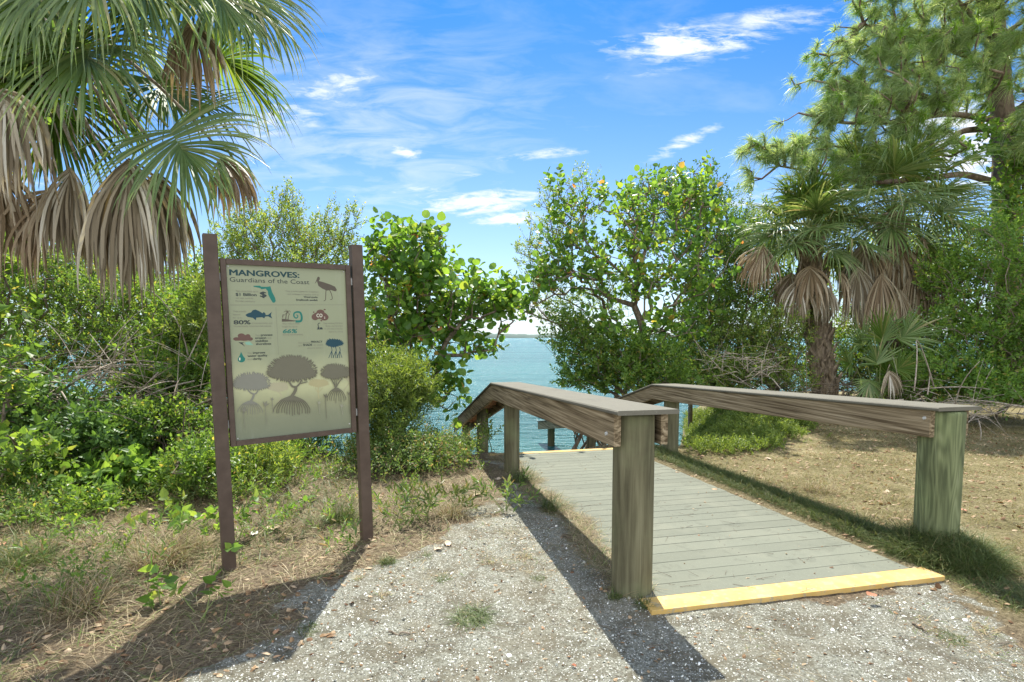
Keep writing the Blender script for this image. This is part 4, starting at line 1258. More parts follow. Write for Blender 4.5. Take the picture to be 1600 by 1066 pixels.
auto_palm('cabbage_palm', 'darker cabbage palm with a heavy brown skirt of dead fans, right of the two', b2, P(1392, 335, 12.4), .25, 66, 22, 1.45, 22, 'cabbage palms beyond the right rail', 14, .95, 75,
          extra=[((1450, 330, 12), (1520, 310, 12), 1.5, 'frond', .5, 118), ((1435, 370, 11.9), (1500, 400, 11.8), 1.35, 'frond_y', .7, 118), ((1350, 365, 11.8), (1360, 440, 11.6), 1.4, 'greydead', 2.6, 70), ((1400, 370, 11.8), (1415, 440, 11.7), 1.3, 'dead', 2.6, 70), ((1342, 392, 11.5), (1342, 470, 11.4), 1.45, 'greydead', 3.2, 50), ((1378, 400, 11.4), (1378, 490, 11.3), 1.5, 'dead', 3.4, 48), ((1428, 392, 11.6), (1440, 480, 11.5), 1.4, 'dead', 3.2, 50), ((1365, 430, 11.7), (1362, 520, 11.6), 1.2, 'dead', 3.4, 44), ((1462, 400, 11.8), (1480, 470, 11.7), 1.2, 'dead', 3, 40), ((1405, 430, 11.5), (1410, 520, 11.4), 1.2, 'dead', 3.4, 44)])
# small palmetto with stiff fans
rg = np.random.default_rng(31)
b3 = P(1372, 610, 10.2); b3[2] = Hs(b3[0], b3[1])
sp = thing('palmetto', 'small green palmetto with stiff spiky fans in front of the palm trunks', 'palm', b3)
for k, (px, py, D, tx, ty, RR) in enumerate([(1350, 545, 10, 1325, 480, .72), (1378, 540, 9.9, 1380, 470, .80), (1400, 535, 9.9, 1440, 500, .80), (1335, 570, 10, 1290, 545, .6), (1370, 575, 9.8, 1368, 510, .7), (1395, 580, 9.8, 1430, 560, .55), (1360, 590, 9.7, 1350, 640, .5), (1385, 590, 10.3, 1400, 530, .7)]):
    palm_leaf(sp, b3 + [0, 0, .1], P(px, py, D), P(tx, ty, D - .1) - P(px, py, D), (.1, -.8, .5), RR, M['frond_y'] if k % 2 else M['frond'], rg, .25, 80, 24, .08, .05, .011, width=.034)
LFd = palm_leaf(sp, b3 + [0, 0, .3], P(1390, 570, 9.6), (0, -.1, -1), (0, -1, .1), .55, M['greydead'], rg, 2.5, 60, 24, .3, .1, .011)

# ------------------------------------------------------------------ slash pine at the right edge
rg = np.random.default_rng(55)
pbz = P(1585, 600, 13.2); pbz[2] = Hs(pbz[0], pbz[1]) - .1
pine = thing('pine_tree', 'tall pine with long drooping needles and spreading limbs at the upper right', 'pine tree', pbz)
ptr = [pbz, P(1578, 450, 13.2), P(1572, 300, 13.2), P(1566, 180, 13.3), P(1556, 60, 13.4), P(1545, -80, 13.5), P(1535, -220, 13.6)]
mb = MB(); PT = np.array(ptr); tt = np.linspace(0, 6, 40)
PTs = np.stack([np.interp(tt, range(7), PT[:, i]) for i in range(3)], 1)
tube(mb, PTs, np.linspace(.30, .15, 40), 20, True, 1 + .05 * rg.standard_normal((40, 20)))
mb.obj('trunk', M['pinebark'], pine, True)
limbs = [([(1572, 290, 13.2), (1500, 272, 12.9), (1440, 285, 12.4), (1370, 283, 12.0), (1290, 272, 11.8), (1215, 262, 11.6)], .085),
         ([(1570, 200, 13.2), (1505, 205, 12.8), (1460, 245, 12.5), (1400, 262, 12.2), (1330, 250, 12.2)], .08),
         ([(1566, 190, 13.2), (1480, 175, 12.6), (1400, 195, 12.2), (1310, 190, 12.0), (1250, 180, 12.0)], .07),
         ([(1560, 110, 13.3), (1480, 80, 13.0), (1400, 60, 12.8), (1350, 30, 12.7)], .07),
         ([(1558, 60, 13.3), (1500, 10, 13.0), (1450, -40, 12.8), (1400, -80, 12.6)], .06),
         ([(1570, 180, 13.2), (1640, 150, 13.0), (1720, 150, 12.8)], .07), ([(1560, 60, 13.2), (1640, 10, 13.0), (1720, -20, 13)], .06),
         ([(1568, 150, 13.3), (1500, 130, 14.4), (1420, 110, 15.2)], .06), ([(1575, 260, 13.2), (1600, 200, 12.6), (1640, 190, 12.2)], .06)]
NA, NP = [], []
mb = MB()
for pts_, r_ in limbs:
    q_ = np.array([P(*p) for p in pts_]); q_[1:] += rg.normal(0, .05, (len(q_) - 1, 3))
    m = np.linspace(0, len(q_) - 1, 6 * len(q_))
    # smooth limb
    s_ = np.stack([np.interp(m, range(len(q_)), q_[:, i]) for i in range(3)], 1)
    for _ in range(3): s_[1:-1] = (s_[:-2] + s_[1:-1] * 2 + s_[2:]) / 4
    tube(mb, s_, np.linspace(r_, .018, len(s_)), 9)
    o = len(NA)
    for k, v in enumerate(s_):
        NA.append(v); NP.append(o + k - 1 if k else -1)
for v in PTs[14:]: NA.append(v); NP.append(-1)
pb = [(1215, 245, 11.6, 62, 48, .6, 70), (1320, 205, 12, 95, 60, .8, 150), (1300, 275, 12, 70, 30, .6, 50), (1400, 150, 12.3, 110, 80, 1.0, 230), (1330, 110, 12.4, 80, 45, .7, 90),
      (1420, 55, 12.6, 105, 70, 1.0, 220), (1500, 100, 12.8, 80, 90, 1.2, 160), (1400, -10, 12.6, 90, 60, 1.0, 120), (1500, -30, 12.8, 90, 70, 1.2, 130), (1420, 230, 12.3, 80, 30, .6, 70),
      (1590, 60, 12.8, 80, 90, 1.1, 150), (1680, 120, 12.9, 80, 110, 1.2, 110), (1600, 210, 12.3, 50, 40, .6, 40), (1480, 110, 14.8, 120, 90, .8, 120), (1700, -20, 13, 90, 80, 1.2, 80)]
pb = [(a_, b_, c_, d_, e_, f_, int(g_ * .78)) for a_, b_, c_, d_, e_, f_, g_ in pb]
pts = blob_pts(pb, rg, 2.3, .08)
A0 = np.array(NA); par0 = np.array(NP)
# attach shoots to limbs
cap = len(pts) * 8 + len(A0); A = np.zeros((cap, 3)); A[:len(A0)] = A0; n = len(A0); par = list(par0); Ln = np.zeros(cap); tips = []
for i in np.argsort(pts[:, 0] * -1):
    p = pts[i]; d = np.sqrt(((A[:n] - p) ** 2).sum(1)) + .3 * Ln[:n] + .3 * np.clip(A[:n, 2] - p[2], 0, None)
    j = int(np.argmin(d)); dist = np.linalg.norm(A[j] - p); k = int(min(5, max(1, round(dist / .3)))); a = A[j].copy()
    for s in range(1, k + 1):
        f = s / k; q_ = a + (p - a) * f
        if s < k: q_ = q_ + rg.normal(0, .035, 3) + np.array([0, 0, -.10 * dist * sin(pi * f)])
        A[n] = q_; Ln[n] = Ln[j] + dist * f; par.append(j if s == 1 else n - 1); n += 1
    tips.append(n - 1)
A = A[:n]; par = np.array(par); tips = np.array(tips)
cnt = np.zeros(n); cnt[tips] = 1
for i in range(n - 1, len(A0) - 1, -1): cnt[par[i]] += cnt[i]
r = np.minimum(.011 * np.maximum(cnt, 1) ** .5, .055)
i = np.arange(len(A0), n); rp = np.where(par[i] >= len(A0), np.minimum(r[par[i]], r[i] * 1.4), r[i] * 1.2)
prisms(mb, A[par[i]], A[i], rp, r[i], 5)
mb.obj('limbs', M['pinebark'], pine, True)
def tuft(nn, seed, L=.25):
    rg = np.random.default_rng(seed); mbb = MB()
    V_, F_ = [], []
    for k in range(nn):
        az = rg.uniform(0, 2 * pi); s = rg.uniform(0, 1) ** .8; el = R(rg.uniform(15, 75))
        d = np.array([cos(az) * cos(el), sin(az) * cos(el), sin(el)]); p = np.array([0, 0, -.16 * s])
        l_ = L * rg.uniform(.75, 1.1); wv = .0040
        sd = unit(np.cross(d, rg.normal(0, 1, 3)))
        a = p; b = p + d * l_ * .5; c = b + unit(d + np.array([0, 0, -.45])) * l_ * .5
        V_.append([a - sd * wv, a + sd * wv, b + sd * wv, b - sd * wv, c + sd * wv * .2, c - sd * wv * .2]); F_ += [[6 * k, 6 * k + 1, 6 * k + 2, 6 * k + 3], [6 * k + 3, 6 * k + 2, 6 * k + 4, 6 * k + 5]]
    return np.concatenate(V_), np.array(F_)
TF = [tuft(70, s, .27) for s in range(6)]; TC = [tuft(50, s + 50, .15) for s in range(3)]
d = unit(A[tips] - A[par[tips]])
nm = MB(); cm = MB()
for e in range(1):
    dd = unit(d * .8 + np.array([-.25, 0, .30]) + rg.normal(0, .4, d.shape))
    pos = A[tips] + (rg.normal(0, .17, d.shape) if e else 0)
    place(nm, TF, pos, dd, rg.uniform(.75, 1.25, len(tips)), rg, (-1.1, 0, -1.9))
pick = rg.uniform(0, 1, len(tips)) < .22
place(cm, TC, A[tips][pick] + [0, 0, .03], unit(d[pick] * .2 + np.array([0, 0, 1.])), rg.uniform(.8, 1.4, pick.sum()), rg)
nm.obj('needles', M['needle'], pine)
cm.obj('shoots', M['candle'], pine)
# a second, thinner trunk just right of it
pb2 = P(1640, 600, 13.0); pb2[2] = Hs(pb2[0], pb2[1]) - .1
pn2 = thing('tree_trunk', 'brown leaning trunk wrapped in vines just right of the pine at the picture edge', 'tree', pb2)
mb = MB(); tube(mb, bez(pb2, P(1620, 400, 12.8), P(1600, 190, 12.9), 24), np.linspace(.2, .13, 24), 16, True, 1 + .07 * rg.standard_normal((24, 16)))
tube(mb, bez(P(1602, 220, 12.9), P(1640, 150, 12.7), P(1700, 130, 12.6), 12), np.linspace(.12, .05, 12), 10)
mb.obj('trunk', M['trunk'], pn2, True)

# ------------------------------------------------------------------ bushes and broad-leaved trees
def gb(px, D):
    p = P(px, 600, D); p[2] = Hs(p[0], p[1]) - .03; return p
THK = 'bushes of the thicket on the left'
tree('sea_grape_tree', 'round-leaved sea grape bush standing right behind the sign, its branches reaching over the water', 'sea grape', 'sea grapes by the water', gb(610, 9.2),
     [(640, 420, 9.2, 70, 60, .8, 170), (690, 480, 9.0, 85, 60, .8, 165), (640, 520, 8.9, 85, 75, .9, 180), (760, 470, 8.9, 45, 38, .4, 40), (750, 545, 8.8, 30, 22, .3, 18), (782, 492, 8.9, 28, 34, .3, 26), (795, 460, 8.9, 18, 20, .2, 10), (620, 375, 9.3, 22, 35, .3, 16), (588, 395, 9.3, 14, 30, .3, 10), (660, 395, 9.2, 22, 40, .3, 14), (688, 415, 9.1, 20, 30, .3, 10),
      (690, 600, 8.6, 38, 38, .4, 42), (600, 600, 9.2, 70, 60, .6, 60), (800, 440, 8.9, 12, 16, .15, 4)], SPR_GRAPE, M['grape'], M['twig'], 201, rtip=.005, upbias=.55, sc_rng=(.6, 1.2), clump=2.8, offset=.12, thr=-.5, rmax=.05)
tree('sea_grape_tree', 'tall spreading sea grape tree right of the water view, behind the boardwalk', 'sea grape', 'sea grapes by the water', gb(1010, 11.2),
     [(960, 350, 11, 100, 60, .9, 95), (1040, 330, 11.2, 85, 55, .9, 105), (905, 310, 11, 45, 28, .5, 20), (1095, 310, 11, 38, 45, .5, 34), (900, 420, 10.8, 80, 55, .8, 85), (1000, 430, 10.9, 110, 65, .9, 150), (1090, 420, 11, 60, 80, .8, 70), (950, 520, 10.6, 60, 40, .6, 50), (880, 380, 10.9, 50, 50, .5, 25), (1040, 520, 10.9, 60, 40, .6, 40), (850, 440, 10.8, 36, 34, .4, 22), (838, 485, 10.7, 30, 26, .4, 20), (865, 290, 11.0, 16, 22, .3, 6), (1085, 268, 11.1, 14, 18, .3, 6), (1000, 575, 10.7, 70, 32, .5, 50), (1060, 470, 10.9, 50, 60, .6, 50), (1125, 350, 11.2, 14, 40, .3, 8)],
     SPR_GRAPE, M['grape'], M['twig'], 202, trunkpts=[P(1015, 560, 11.2), P(1000, 500, 11.1)], rtip=.005, upbias=.5, sc_rng=(.55, 1.15), offset=.12, clump=2.8, thr=-.08, rmax=.07)
tree('buttonwood_tree', 'fine-leaved buttonwood with airy twigs at the left edge of the tall sea grape', 'buttonwood', None, gb(960, 11.8),
     [(880, 340, 11.6, 65, 55, .7, 170), (850, 410, 11.5, 50, 55, .6, 150), (905, 285, 11.7, 30, 18, .3, 24), (860, 480, 11.4, 45, 30, .5, 80), (935, 470, 11.6, 70, 50, .6, 130), (830, 390, 11.5, 28, 14, .3, 22)],
     SPR_OVAL, M['button'], M['twig'], 203, trunkpts=[P(965, 540, 11.8)], thr=-.3, sag=-.02)
tree('mangrove_tree', 'dense dark mangrove crown rising behind the sea grape right of the water', 'mangrove', None, gb(1080, 13.6),
     [(1070, 310, 13.6, 68, 44, .9, 330), (1050, 370, 13.4, 90, 60, 1.0, 330), (1120, 380, 13.4, 55, 75, .9, 300), (1010, 300, 13.6, 22, 22, .4, 40), (1130, 460, 13.2, 60, 70, .9, 260)],
     SPR_OVAL_L, M['dark'], M['twig'], 204, trunkpts=[P(1080, 520, 13.6)], extra=1)
tree('mangrove_bush', 'low glossy mangrove bush leaning over the water behind the two handrails', 'mangrove', None, gb(975, 10.8),
     [(900, 540, 10.4, 45, 42, .5, 170), (960, 560, 10.3, 70, 45, .6, 290), (1020, 565, 10.5, 50, 40, .6, 170), (880, 505, 10.4, 38, 18, .4, 50), (905, 590, 10.2, 34, 22, .35, 90), (960, 595, 10.2, 60, 24, .5, 200), (1040, 600, 10.3, 60, 22, .5, 160)],
     SPR_OVAL_L, M['hedge'], M['twig'], 205, thr=-.5, rmax=.04)
# leafless roots and branches in the water behind the rails
rg = np.random.default_rng(77)
mr = thing('mangrove_roots', 'dark bare mangrove branches standing in the water between the rails', 'mangrove', gb(905, 11.5))
mb = MB()
for k in range(26):
    a = P(rg.uniform(895, 965), 706 + rg.uniform(0, 10), rg.uniform(11.2, 12.4)); b = P(rg.uniform(895, 975), rg.uniform(640, 672), rg.uniform(11.2, 12.4))
    tube(mb, bez(a, (a + b) / 2 + rg.normal(0, .15, 3), b, 8), np.linspace(.022, .007, 8) * rg.uniform(.6, 1.3), 5)
tube(mb, bez(P(893, 708, 11.0), P(905, 690, 11.0), P(918, 655, 10.9), 8), np.linspace(.05, .03, 8), 7)
tube(mb, bez(P(905, 685, 11.0), P(893, 668, 11.0), P(888, 662, 10.9), 6), np.linspace(.03, .015, 6), 6)
mb.obj('branches', M['trunk'], mr, True)

# right-hand thicket
RT = 'bushes behind the right rail'
tree('bush', 'mixed green bush between the tall sea grape and the left palm beyond the rail', 'bush', RT, gb(1130, 12.4), [(1110, 500, 12.2, 60, 70, .8, 330), (1170, 470, 12.4, 60, 60, .8, 260), (1150, 400, 12.8, 50, 50, .6, 160), (1060, 560, 11.6, 45, 35, .5, 130), (1130, 585, 11.3, 80, 30, .6, 220)], SPR_OVAL_L, M['hedge'], M['twig'], 211, thr=-.5)
tree('bush', 'olive bush with grey twigs just left of the left palm trunk', 'bush', RT, gb(1215, 11.6), [(1210, 540, 11.4, 60, 65, .7, 300), (1160, 590, 11.0, 70, 30, .5, 170), (1245, 490, 11.8, 40, 50, .5, 120), (1220, 600, 11.0, 60, 20, .5, 120), (1330, 600, 12.8, 60, 20, .5, 120)], SPR_OVAL, M['button'], M['twig'], 212, thr=-.5)
tree('bush', 'airy bush in the gap between the two palm trunks', 'bush', RT, gb(1345, 13.4), [(1345, 500, 13.4, 60, 85, .6, 260), (1340, 580, 13.2, 60, 40, .6, 130)], SPR_OVAL, M['button'], M['twig'], 213, thr=-.2)
tree('bush', 'dense bush hiding the foot of the right palm trunk', 'bush', RT, gb(1450, 12.0), [(1450, 500, 12.0, 55, 90, .8, 380), (1440, 590, 11.4, 60, 40, .6, 200)], SPR_OVAL_L, M['hedge'], M['twig'], 214, thr=-.5)
tree('vine_thicket', 'bright green vine-covered thicket at the right picture edge below the pine', 'vines', RT, gb(1560, 10.6), [(1560, 430, 10.6, 85, 75, .8, 430), (1530, 520, 10.3, 90, 70, .8, 470), (1610, 540, 10.2, 80, 80, .8, 380), (1480, 430, 10.9, 45, 40, .5, 120), (1500, 590, 10.0, 90, 40, .6, 300), (1580, 615, 9.6, 90, 26, .6, 260), (1430, 615, 10.6, 60, 22, .5, 150), (1610, 380, 10.8, 60, 60, .7, 180)], SPR_OVAL_L, M['vine'], M['twig'], 215, thr=-.25, clump=2.6, extra=1, rmax=.03)
tree('vine_thicket', 'dark vine-covered thicket beyond the right edge of the lawn', 'vines', RT, gb(1760, 9.4), [(1720, 500, 9.6, 110, 110, .9, 420), (1850, 520, 9.2, 110, 110, .9, 350), (1680, 400, 10.6, 80, 80, .7, 200)], SPR_OVAL_L, M['hedge'], M['twig'], 216, thr=-.6, rmax=.03)
tree('climbing_vine', 'green vine climbing the pine trunk at the upper right', 'vine', None, pbz + np.array([0, -.35, .1]), [(1578, 330, 12.7, 24, 75, .2, 120), (1590, 230, 12.6, 26, 50, .2, 60), (1525, 240, 12.6, 40, 18, .2, 20), (1540, 205, 12.5, 22, 22, .2, 16)], SPR_HEART, M['vine'], M['twig'], 217, trunkpts=[P(1580, 420, 12.8)], thr=-.7, sc_rng=(.7, 1.2), extra=2)
tree('bush', 'green bush filling the gap behind the brown twig tangle', 'bush', RT, gb(1170, 12.0), [(1120, 540, 11.8, 70, 60, .6, 330), (1190, 560, 11.6, 60, 50, .5, 260), (1100, 590, 11.0, 60, 30, .5, 180)], SPR_OVAL_L, M['button'], M['twig'], 219, thr=-.7)
tree('bush', 'green shrub behind the small palmetto, between both palm trunks', 'bush', RT, gb(1340, 13.0), [(1340, 560, 12.8, 70, 50, .5, 300), (1240, 575, 12.6, 50, 40, .5, 180), (1420, 580, 11.8, 50, 40, .5, 200)], SPR_OVAL_L, M['hedge'], M['twig'], 220, thr=-.7)
tree('background_tree', 'green tree far behind the two palms beyond the rail', 'tree', None, gb(1300, 16.5), [(1180, 370, 16, 60, 50, 1, 300), (1260, 480, 15.5, 110, 70, 1, 420), (1420, 450, 15.5, 110, 90, 1, 420), (1500, 400, 16, 60, 60, 1, 200)], SPR_OVAL_L, M['hedge'], M['trunk'], 218, trunkpts=[P(1300, 520, 16.5)], sc_rng=(1.1, 1.6), thr=-.4)

# left-hand thicket
tree('buttonwood_bush', 'pale green buttonwood rising behind the top of the sign', 'bush', THK, gb(455, 10.4), [(450, 380, 10.4, 90, 45, .8, 420), (395, 340, 10.5, 40, 30, .4, 80), (450, 325, 10.5, 25, 32, .3, 60), (530, 370, 10.3, 34, 42, .4, 130), (500, 430, 10.0, 80, 50, .7, 300), (370, 400, 10.2, 55, 60, .6, 230), (555, 345, 10.3, 10, 22, .2, 14), (425, 470, 9.8, 120, 60, .8, 330)], SPR_OVAL, M['button'], M['twig'], 221, thr=-.5, upbias=.9, sag=-.03)
tree('thicket_bush', 'bright green small-leaved bush under the dead palm fans at far left', 'bush', THK, gb(80, 8.2), [(60, 470, 8.2, 110, 75, .9, 620), (30, 400, 8.4, 90, 50, .7, 260), (110, 545, 7.8, 130, 60, .8, 520), (-80, 480, 8.0, 110, 110, .9, 350)], SPR_OVAL, M['hedge'], M['twig'], 222, thr=-.45)
tree('thicket_bush', 'bright green small-leaved bush under the dead palm fans, midway to the sign', 'bush', THK, gb(240, 8.4), [(210, 480, 8.4, 110, 65, .9, 620), (160, 430, 8.8, 80, 40, .7, 230), (250, 560, 7.9, 100, 60, .8, 480)], SPR_OVAL, M['hedge'], M['twig'], 223, thr=-.4)
tree('thicket_bush', 'leafy bush directly left of the sign\'s left post', 'bush', THK, gb(320, 7.6), [(310, 520, 7.6, 55, 70, .7, 430), (300, 600, 7.0, 70, 55, .6, 380), (330, 450, 8.2, 40, 50, .5, 160)], SPR_OVAL_L, M['hedge'], M['twig'], 224, thr=-.5)
tree('thicket_bush', 'green bush showing below and behind the sign panel', 'bush', THK, gb(450, 7.8), [(440, 560, 7.8, 90, 90, .7, 520), (400, 660, 6.8, 55, 45, .5, 240), (500, 620, 8.2, 60, 60, .6, 300)], SPR_OVAL_L, M['hedge'], M['twig'], 225, thr=-.5)
tree('fern_bush', 'yellow-green feathery bush tip poking up beside the sign\'s left post', 'bush', THK, gb(318, 6.6), [(318, 480, 6.9, 14, 50, .15, 40), (310, 510, 6.8, 26, 30, .2, 50)], SPR_LANCE, M['lime'], M['stem'], 226, thr=-.9, rmax=.012)
tree('thicket_bush', 'shaded low bush with dark leaves at the left edge of the thicket', 'bush', THK, gb(40, 6.0), [(40, 650, 6.0, 100, 50, .6, 330), (-60, 600, 6.0, 80, 90, .6, 260), (150, 690, 5.6, 80, 34, .5, 230)], SPR_OVAL_L, M['dark'], M['twig'], 227, thr=-.3)
tree('thicket_bush', 'low mixed bush between the dead branches and the sign', 'bush', THK, gb(260, 6.0), [(260, 670, 6.0, 80, 40, .5, 330), (230, 620, 6.6, 60, 40, .5, 200), (330, 720, 5.2, 60, 26, .4, 160)], SPR_OVAL, M['hedge'], M['twig'], 228, thr=-.35)
tree('climbing_vine', 'broad-leaved vine hanging down the far left edge of the thicket', 'vine', None, gb(-20, 4.9), [(10, 560, 4.9, 32, 130, .25, 60), (30, 700, 4.7, 60, 30, .3, 34), (5, 410, 5.0, 30, 30, .2, 22)], SPR_HEART, M['hedge'], M['twig'], 229, thr=-.5, extra=1, sc_rng=(.5, .85), rmax=.015)
tree('background_tree', 'green tree behind the left thicket, seen in the gaps', 'tree', None, gb(200, 13.5), [(100, 400, 13.5, 170, 90, 1, 600), (290, 470, 13, 140, 70, 1, 480), (-120, 380, 13, 160, 140, 1, 400), (430, 480, 13.2, 130, 60, .9, 350), (560, 500, 12.5, 90, 60, .8, 260)], SPR_OVAL_L, M['hedge'], M['trunk'], 230, trunkpts=[P(200, 520, 13.5)], sc_rng=(1.0, 1.5), thr=-.4)
LV = 'low leafy plants in front of the left thicket'
for k, (px, py, D, rx, ry, n_, spr_, mt_, lab) in enumerate([(50, 735, 5.1, 75, 34, 190, SPR_OVAL_L, 'hedge', 'low leafy plant at the left picture edge in front of the thicket'), (185, 742, 5.2, 62, 28, 150, SPR_HEART, 'vine', 'low broad-leaved plant left of the bleached branch'),
        (290, 745, 5.3, 44, 30, 130, SPR_LANCE, 'hedge', 'low lance-leaved plant just behind the left sign post'), (415, 725, 5.6, 52, 30, 170, SPR_LANCE, 'button', 'low lance-leaved plant under the left half of the sign panel'), (20, 800, 4.3, 60, 22, 90, SPR_OVAL, 'scrub', 'small scrubby plant in the grass at the left picture edge'), (120, 800, 4.5, 44, 16, 70, SPR_OVAL_L, 'hedge', 'small leafy plant in the grass left of the bleached branch')]):
    tree('leafy_plant', lab, 'plant', LV, gb(px, D), [(px, py, D, rx, ry, .35, n_)], spr_, M[mt_], M['stem'], 270 + k, thr=-.4, clump=3.2, rmax=.01, rtip=.0016, sc_rng=(.45, .85), offset=.06, gz_=.03)
# bush right of the sign, and the scrub in front of it
tree('lime_bush', 'yellow-green fine-leaved bush just right of the sign, under the sea grape', 'bush', None, gb(620, 6.9), [(618, 612, 6.8, 50, 40, .5, 300), (600, 660, 6.6, 50, 40, .4, 220), (655, 628, 6.9, 30, 24, .3, 90), (592, 585, 7.0, 26, 34, .3, 90), (640, 580, 6.9, 22, 24, .3, 40), (672, 600, 6.9, 14, 18, .2, 16), (610, 560, 7.0, 8, 20, .2, 12)], SPR_LANCE, M['lime'], M['stem'], 231, thr=-.25, clump=3.2, sc_rng=(.45, .9), extra=2, rmax=.02, rtip=.0018)
SC = 'low scrub between the sign and the boardwalk'
for k, (px, D, w_, h_, n_, lab) in enumerate([(695, 6.6, 50, 24, 220, 'low grey-green scrub bush near the second left rail post'), (635, 6.2, 55, 34, 240, 'low scrub bush with reddish leaves under the yellow-green bush'), (585, 6.8, 40, 30, 150, 'low scrub bush just right of the sign\'s right post'), (725, 7.6, 28, 8, 60, 'low scrub bush touching the third left rail post'), (655, 7.6, 55, 26, 150, 'low scrub bush at the edge of the bank above the water')]):
    b = gb(px, D); top = b + np.array([0, 0, .22])
    # picture height of its middle
    py = CY - FPX * ((b[2] + .15 - EYE) * cos(PITCH) + D * sin(PITCH)) / (D * cos(PITCH) - (b[2] + .15 - EYE) * sin(PITCH))
    tree('scrub_bush', lab, 'bush', SC, b, [(px, py, D, w_, h_, .45, n_)], SPR_FINE, M['scrub'], M['twig'], 240 + k, thr=-.8, extra=2, rmax=.012, rtip=.0016, sc_rng=(.8, 1.3))
# seedling beside the left rail
tree('seedling', 'little green mangrove seedling standing beside the left rail above the water', 'plant', None, gb(770, 7.9), [(770, 682, 7.9, 13, 10, .1, 6)], SPR_OVAL_L, M['lime'], M['stem'], 251, thr=-2, rmax=.008, trunkpts=[P(768, 700, 7.9)])

# brown tangles of dead twigs
def tangle(name, label, cat, group, px, py, D, rx, ry, rz, n, seed, mat='deadtwig', r0=.008, L=(.4, 1.2), arch=.25):
    rg = np.random.default_rng(seed); c = P(px, py, D)
    b = c.copy(); b[2] = Hs(b[0], b[1])
    root = thing(name, label, cat, b, group); mb = MB()
    for k in range(n):
        a = c + rg.uniform(-1, 1, 3) * [rx / FPX * D, rz, ry / FPX * D]
        dd = unit(rg.normal(0, 1, 3) * [1, .7, .45]); l_ = rg.uniform(*L)
        e = a + dd * l_
        a[2] = max(a[2], Hs(a[0], a[1]) + .01); e[2] = max(e[2], Hs(e[0], e[1]) + .01)
        m_ = (a + e) / 2 + np.array([0, 0, arch * l_ * rg.uniform(.2, 1)]) + rg.normal(0, .05, 3)
        tube(mb, bez(a, m_, e, 7), np.linspace(1, .4, 7) * r0 * rg.uniform(.4, 1.4), 5)
    mb.obj('twigs', M[mat], root, True)
    return root
DT = 'tangles of dead twigs'
tangle('dead_branches', 'grey tangle of dead branches under the left thicket', 'branches', DT, 60, 625, 6.3, 110, 55, .5, 130, 301, arch=.1)
tangle('dead_branches', 'brown arching dead branches in the middle of the left thicket', 'branches', DT, 220, 612, 6.6, 120, 45, .5, 120, 302, arch=.15)
tangle('dead_branches', 'dark heap of dead sticks low beside the sign\'s left post', 'branches', DT, 290, 650, 6.2, 80, 40, .5, 90, 303, 'twig')
tangle('dead_branches', 'brown twig tangle between the tall sea grape and the left palm', 'branches', DT, 1150, 575, 10.6, 60, 26, .4, 110, 304, 'deadtwig', .007, (.3, .9))
tangle('dead_branches', 'brown twig tangle at the foot of the right-hand vine thicket', 'branches', DT, 1530, 640, 9.0, 90, 10, .5, 60, 305, arch=.1)
tangle('dead_branches', 'pale bare branches leaning over beside the small palmetto', 'branches', DT, 1440, 615, 9.4, 40, 12, .3, 10, 306, 'deadtwig', .012, (.5, 1.5))
tangle('dead_branches', 'dark dead brush beneath the two palms beyond the rail', 'branches', DT, 1330, 620, 10.4, 110, 16, .4, 120, 307, 'twig')

# lying sticks and branches
def stick(label, pts, r0, r1, mat='deadtwig', side=None):
    q_ = np.array([ground_at(px, py) + [0, 0, dz] for px, py, dz in pts])
    root = thing('fallen_branch', label, 'branch', q_[0]); mb = MB()
    m = np.linspace(0, len(q_) - 1, 6 * len(q_)); rg = np.random.default_rng(len(label))
    s_ = np.stack([np.interp(m, range(len(q_)), q_[:, i]) for i in range(3)], 1) + rg.normal(0, .004, (len(m), 3))
    tube(mb, s_, np.linspace(r0, r1, len(s_)), 8); mb.obj('stem', M[mat], root, True)
stick('bleached bare branch lying in the grass left of the sign\'s left post', [(185, 776, .03), (230, 768, .08), (290, 758, .12), (340, 758, .08), (378, 768, .02)], .010, .022)
stick('bleached stick lying on the thatch behind the sign', [(490, 755, .02), (530, 742, .05), (560, 732, .05)], .007, .016)
stick('short brown stick lying on the sand in front of the sign', [(608, 991, .006), (640, 992, .006)], .006, .004, 'twig')
stick('dark stick lying on the sand below the yellow board', [(1425, 975, .01), (1448, 990, .01)], .006, .003, 'twig')

# ------------------------------------------------------------------ leafy plants on the ground
def stem_plant(label, px, py, hgt, n, spr, mat, seed, name='weed', scale=(.45, .75), spread=.12, group='leafy weeds in the thatch'):
    rg = np.random.default_rng(seed); b = ground_at(px, py)
    root = thing(name, label, 'plant', b, group); mb = MB(); lm = MB()
    tp, td = [], []
    for k in range(n):
        a = b + np.array([*rg.normal(0, spread * .35, 2), 0]); e = a + np.array([*rg.normal(0, spread, 2), hgt * rg.uniform(.45, 1)])
        pts_ = bez(a, (a + e) / 2 + rg.normal(0, .02, 3), e, 6); tube(mb, pts_, np.linspace(.004, .0018, 6), 4)
        tp.append(e - [0, 0, .03]); td.append(unit(e - a))
        if hgt > .15: tp.append(pts_[3]); td.append(unit(pts_[4] - pts_[3] + rg.normal(0, .02, 3)))
    place(lm, spr, np.array(tp), np.array(td), rg.uniform(*scale, len(tp)), rg)
    mb.obj('stems', M['stem'], root); lm.obj('leaves', M[mat], root)
